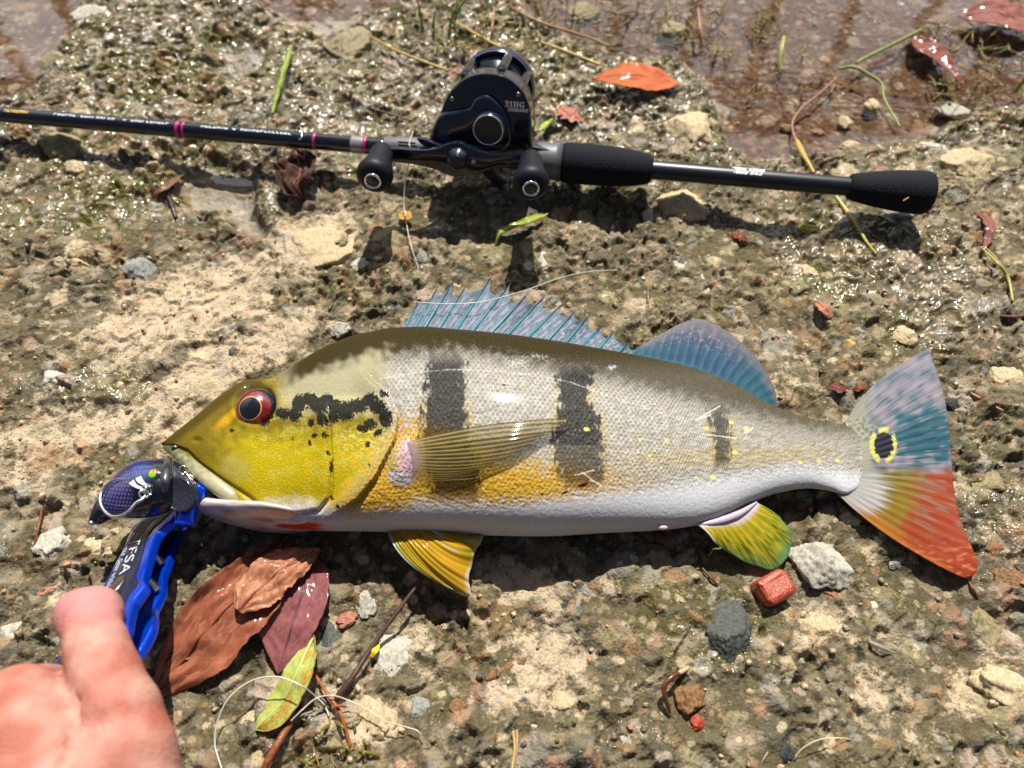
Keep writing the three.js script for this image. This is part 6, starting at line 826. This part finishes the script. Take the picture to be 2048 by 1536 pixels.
twig('thick_twig', 'thick split brown twig at the bottom edge below the leaf', [[582, 1446, 0.006], [560, 1480, 0.007], [530, 1534, 0.006], [515, 1580, 0.004]], [6, 7, 7.5, 8], rgb(150, 82, 44, 0.58));
twig('grey_twig', 'thin grey dry stem right of the yellow leaf', [[583, 1446, 0.004], [605, 1430, 0.006], [650, 1416, 0.005]], [2.4, 2.2, 2], rgb(150, 140, 128, 0.58));
twig('dark_twig', 'short dark root among the litter at the bottom', [[640, 1394, 0.004], [655, 1408, 0.004], [664, 1420, 0.003]], [4, 5, 3], rgb(60, 34, 24, 0.55));
for (const [label, pts] of [['fine yellowish root looping at the bottom edge', [[612, 1536], [622, 1524], [640, 1516], [662, 1518], [674, 1536]]], ['fine root hanging down right of the yellow leaf', [[656, 1414, 0.004], [660, 1450, 0.003], [662, 1500], [668, 1540]]], ['fine root at the bottom left of the cream stone', [[622, 1478], [628, 1500], [640, 1536]]]]) twig('root_fibre', label, pts, [1.6, 1.6, 1], rgb(150, 124, 60, 0.58), { rough: 0.2 });
twig('straw', 'pair of pale straws at the bottom centre, the left one', [[1026, 1462, 0.003], [1030, 1494, 0.004], [1024, 1540, 0.003]], [3, 3, 2.4], rgb(214, 176, 110, 0.62)); twig('straw', 'pair of pale straws at the bottom centre, the right one', [[1034, 1460, 0.003], [1034, 1496, 0.005], [1030, 1540, 0.003]], [2.2, 2, 1.6], rgb(200, 150, 90, 0.6));
twig('curved_twig', 'dark brown wet curved twig at lower right of centre', [[1368, 1342, 0.004], [1344, 1354, 0.008], [1328, 1374, 0.008], [1332, 1400, 0.006], [1340, 1426, 0.002]], [4.5, 5, 5.5, 4.5, 3], rgb(110, 60, 36, 0.56), { rg: 0.3 });
twig('straw', 'pale end of dry stem above the dark curved twig', [[1346, 1352, 0.0075], [1362, 1344, 0.006], [1376, 1336, 0.004]], [4, 4.6, 4], rgb(206, 180, 140, 0.62));
twig('wood_splinter', 'grey wood splinter lying on olive mud at lower right', [[1738, 1283, 0.003], [1762, 1294, 0.004], [1790, 1306, 0.003]], [3, 4.5, 1.5], rgb(150, 142, 124, 0.58), { flat: 0.6 });
twig('straw', 'yellow stalk under the rod butt running down to the mud', [[1672, 392, 0.003], [1692, 420, 0.005], [1714, 450, 0.0055], [1732, 482, 0.004], [1752, 508, 0.002]], [3, 4, 3.4, 2.6, 2], rgb(206, 190, 90, 0.62));
twig('straw', 'yellow stalk lying from the puddle to the rod', [[1594, 282, 0.003], [1600, 296, 0.004], [1612, 318, 0.004], [1628, 346, 0.004]], [4, 6, 4, 3], STRAW);
twig('stem', 'thin pink stem bent over the puddle water', [[1672, 156, 0.004], [1640, 186, 0.0045], [1602, 218, 0.004], [1586, 242, 0.003], [1586, 264, 0.003], [1594, 284, 0.003]], [1.8, 2, 2.2, 2, 2, 2.6], PINK);
twig('stem', 'green stem reaching across the puddle from the dark red leaf', [[1842, 60, 0.004], [1786, 88, 0.006], [1730, 116, 0.005], [1712, 126, 0.004]], [2.6, 3, 3, 2.6], GREEN);
twig('stem', 'yellow green stem bending down in the middle of the puddle', [[1676, 138, 0.003], [1706, 134, 0.006], [1742, 152, 0.005], [1762, 166, 0.004], [1768, 196, 0.002], [1800, 254, 0.0]], [2.6, 3.4, 3.4, 3, 2.4, 2], GREEN);
twig('stem', 'pale stalk standing out of the puddle at its left', [[1568, 74, 0.008], [1564, 96, 0.009], [1560, 128, 0.004], [1562, 150, 0.0]], [3.4, 4.6, 4, 3], rgb(176, 170, 90, 0.6));
twig('stem', 'yellow straw floating from the weeds towards the orange leaf', [[920, 50, 0.004], [980, 84, 0.006], [1036, 112, 0.004]], [2.6, 3, 2.4], STRAW); twig('stem', 'yellow straw sloping down behind the reel at left', [[736, 70, 0.005], [790, 100, 0.006], [850, 124, 0.005], [896, 141, 0.003]], [2, 2.4, 2.4, 2.6], STRAW); twig('stem', 'yellow straw running to the orange leaf', [[1080, 84, 0.004], [1130, 102, 0.006], [1200, 130, 0.005]], [2.6, 3.2, 2.8], STRAW); twig('stem', 'brown straw in the weeds above the orange leaf', [[1010, 8, 0.004], [1080, 44, 0.007], [1180, 76, 0.005], [1220, 92, 0.003]], [2, 2.6, 2.4, 2], rgb(180, 130, 60, 0.58));
twig('stem', 'upright pinkish stem in the weeds left of the puddle', [[1404, 96, 0.002], [1400, 60, 0.010], [1396, 16, 0.012]], [4, 3.4, 2.4], PINK); twig('stem', 'upright brown stem behind the reel', [[978, 96, 0.002], [984, 56, 0.010], [988, 16, 0.012]], [3, 2.6, 2], rgb(170, 120, 80, 0.58));
twig('straw', 'green straw with a joint at the right edge', [[1962, 494, 0.003], [1996, 528, 0.006], [2014, 552, 0.006], [2026, 602, 0.003]], [2, 3, 3.2, 2], rgb(176, 176, 80, 0.6)); twig('straw', 'thin stalk beside the jointed straw at the right edge', [[1972, 496, 0.003], [1990, 514, 0.004], [2010, 540, 0.003]], [1.4, 1.6, 1.2], rgb(190, 160, 90, 0.6));
twig('straw', 'tan straw right of the tail beside the cream rock', [[1930, 780, 0.003], [1966, 800, 0.005], [2006, 822, 0.003]], [3.4, 3, 2], rgb(176, 120, 60, 0.58)); twig('dark_twig', 'dark stick lying in the muddy pool', [[333, 384, 0.002], [343, 408, 0.003], [352, 436, 0.002]], [4, 4, 3.6], rgb(72, 50, 44, 0.56), { rg: 0.25 }); twig('dark_twig', 'thin dark twig left of the reel foot', [[700, 204, 0.003], [760, 222, 0.005], [850, 250, 0.004]], [1.6, 2, 1.6], DARKT); twig('dark_twig', 'short brown twig left of the lure', [[84, 1018, 0.003], [78, 1050, 0.004], [64, 1108, 0.003]], [2.4, 2.6, 1.6], rgb(140, 70, 44, 0.57)); twig('dark_twig', 'small dark stick beside the anal fin shadow', [[1404, 1136, 0.003], [1424, 1158, 0.004], [1444, 1182, 0.002]], [2.4, 2.6, 1.6], rgb(96, 54, 44, 0.56)); twig('dark_twig', 'thin reddish stick at the right of the tail lobe tip', [[1936, 1160, 0.003], [1946, 1178, 0.004], [1956, 1196, 0.003]], [2, 3, 2], rgb(130, 60, 36, 0.56)); twig('straw', 'thin tan sliver on mud above the tail fin', [[2000, 632, 0.003], [2030, 634, 0.004], [2060, 630, 0.003]], [3, 4, 2], rgb(110, 66, 40, 0.56));
// weeds at the water's edge behind the reel
{
  const r = rng(77), spots = [['upright green shoot in the weeds behind the reel, leftmost', 846, 70], ['green shoot leaning right behind the reel', 896, 82], ['short bright green shoot among the weeds', 866, 78], ['curved green shoot in the weeds right of the reel top', 905, 60], ['green tuft blade at the right edge of the puddle', 2030, 182]];
  spots.forEach(([label, x, y], k) => { const b = onG(x, y, 0, false), lean = [-0.002, 0.012, 0.004, 0.02, 0.014][k], h = [0.03, 0.03, 0.022, 0.03, 0.02][k]; tag(mesh('grass_shoot', bar([b, b.clone().add(V(lean * 0.3, h * 0.5, -0.002)), b.clone().add(V(lean, h, -0.004))], [0.0009, 0.0008, 0.0001], { seg: 20, ring: 8, flat: 0.5 }), plain(rgb(96, 140, 24, 0.58), 0.4)), label, 'grass shoot'); });
  const weeds = [[[800, 1240], [-10, 110], 150], [[1230, 1450], [0, 110], 60], [[1860, 2060], [40, 215], 80], [[1500, 1560], [10, 80], 24], [[1440, 1700], [100, 200], 24], [[600, 740], [1410, 1536], 18]], gs = [];
  for (const [[x0, x1], [y0, y1], n] of weeds) for (let i = 0; i < n; i++) { const x = lerp(x0, x1, r()), y = lerp(y0, y1, r()), a = r() * 6.28, L = 18 + 46 * r(), q = [0, 0.5, 1].map((t) => onG(x + Math.cos(a) * L * (t - 0.5) + 9 * Math.sin(t * 3) * (r() - 0.5), y + Math.sin(a) * L * 0.6 * (t - 0.5), 0.002 + 0.007 * r() * Math.sin(t * 3.1), false)); gs.push(bar(q, [0.0003 + 0.0006 * r(), 0.0002], { seg: 8, ring: 5 })); }
  const mat = phys({ map: texture(64, 8, (u) => mix3(rgb(150, 112, 44, 0.58), rgb(120, 130, 40, 0.56), ss(-0.3, 0.4, n2(u * 3, 2)))), roughness: 0.35, clearcoat: 0.4 });
  tag(mesh('weed_litter', merged(gs), mat), 'tangle of fine dead weed stems and roots on the wet margins', 'weed litter', null, 'stuff');
}
// fishing line
function line(label, pts, r, col, o = {}) { const p = pts.map(([x, y, h, abs]) => (abs ? P(x, y, h) : onG(x, y, h ?? 0.001, false))), k = pxAt(0, pts[0][1]); return tag(mesh('fishing_line', bar(p, r * k, { seg: pts.length * 16, ring: 7 }), plain(col, 0.3, { clearcoat: 0.6 })), label, 'fishing line'); }
line('clear fishing line hanging from the reel and trailing down to the mud', [[826, 262, 0.034, 1], [819, 292, 0.036, 1], [824, 300, 0.034, 1], [812, 350, 0.022, 1], [808, 404, 0.010], [812, 440, 0.0065], [822, 490, 0.004], [840, 546, 0.002]], 1.0, rgb(206, 200, 176, 0.64));
line('thin fishing line lying across the spines of the dorsal fin', [[826, 604, 0.0345, 1], [900, 608, 0.0345, 1], [960, 604, 0.034, 1], [1040, 584, 0.030, 1], [1120, 556, 0.017, 1], [1180, 543, 0.006], [1234, 540, 0.002]], 0.8, rgb(226, 220, 204, 0.66));
line('white loop of fishing line left of the yellow green leaf', [[444, 1540, 0.004], [430, 1490, 0.006], [434, 1446, 0.009], [458, 1396, 0.012], [502, 1362, 0.014], [556, 1354, 0.0175], [600, 1370, 0.0175], [632, 1394, 0.008], [650, 1412, 0.006], [658, 1432, 0.004]], 1.5, rgb(232, 226, 208, 0.68));
line('pale fishing line winding over the pale stones at the bottom', [[582, 1442, 0.014], [604, 1420, 0.014], [634, 1396, 0.010], [664, 1391, 0.010], [700, 1402, 0.008], [740, 1422, 0.0095], [770, 1442, 0.009], [812, 1454, 0.006], [838, 1464, 0.006], [846, 1486, 0.003]], 1.2, rgb(222, 212, 184, 0.66));
line('pale green fishing line trailing from the rod butt to the right edge', [[1861, 366, 0.024, 1], [1900, 364, 0.014, 1], [1940, 362, 0.011], [1960, 346, 0.012], [1980, 322, 0.014], [2010, 311, 0.012], [2070, 308, 0.010]], 1.1, rgb(150, 176, 110, 0.62));
line('short curved pale line at the bottom right of centre', [[1590, 1514, 0.003], [1606, 1496, 0.005], [1640, 1479, 0.006], [1680, 1476, 0.005], [1706, 1480, 0.002]], 1.3, rgb(222, 206, 160, 0.66));
line('fine line end standing out of the mud at the bottom right', [[1520, 1536, 0.002], [1526, 1520, 0.004], [1536, 1504, 0.004]], 1.2, rgb(206, 190, 150, 0.64));
line('stray line end on the mud right of the dorsal fin', [[1298, 560, 0.004], [1296, 590, 0.004], [1300, 612, 0.003]], 0.8, rgb(170, 120, 80, 0.6));
// ---------------------------------------------------------------- wooden railing on the far bank, seen only mirrored in the puddles
{
  const t = thing('wooden_railing', 'dark wooden railing on the far bank mirrored in the puddles', 'railing', V(0, -0.02, -1.55)), wood = plain(rgb(74, 56, 40, 0.55), 0.7);
  const rail = (y, h) => part('rail', new RoundedBoxGeometry(5, h, 0.06, 3, 0.008).translate(0, y, -1.55), wood, t);
  rail(1.112, 0.05); rail(1.0, 0.034);
  for (let i = -12; i <= 12; i++) part('baluster', new RoundedBoxGeometry(0.026, 0.99, 0.026, 3, 0.006).translate(i * 0.19 + 0.06, 0.48, -1.552), wood, t);
}
renderer.render(scene, camera);
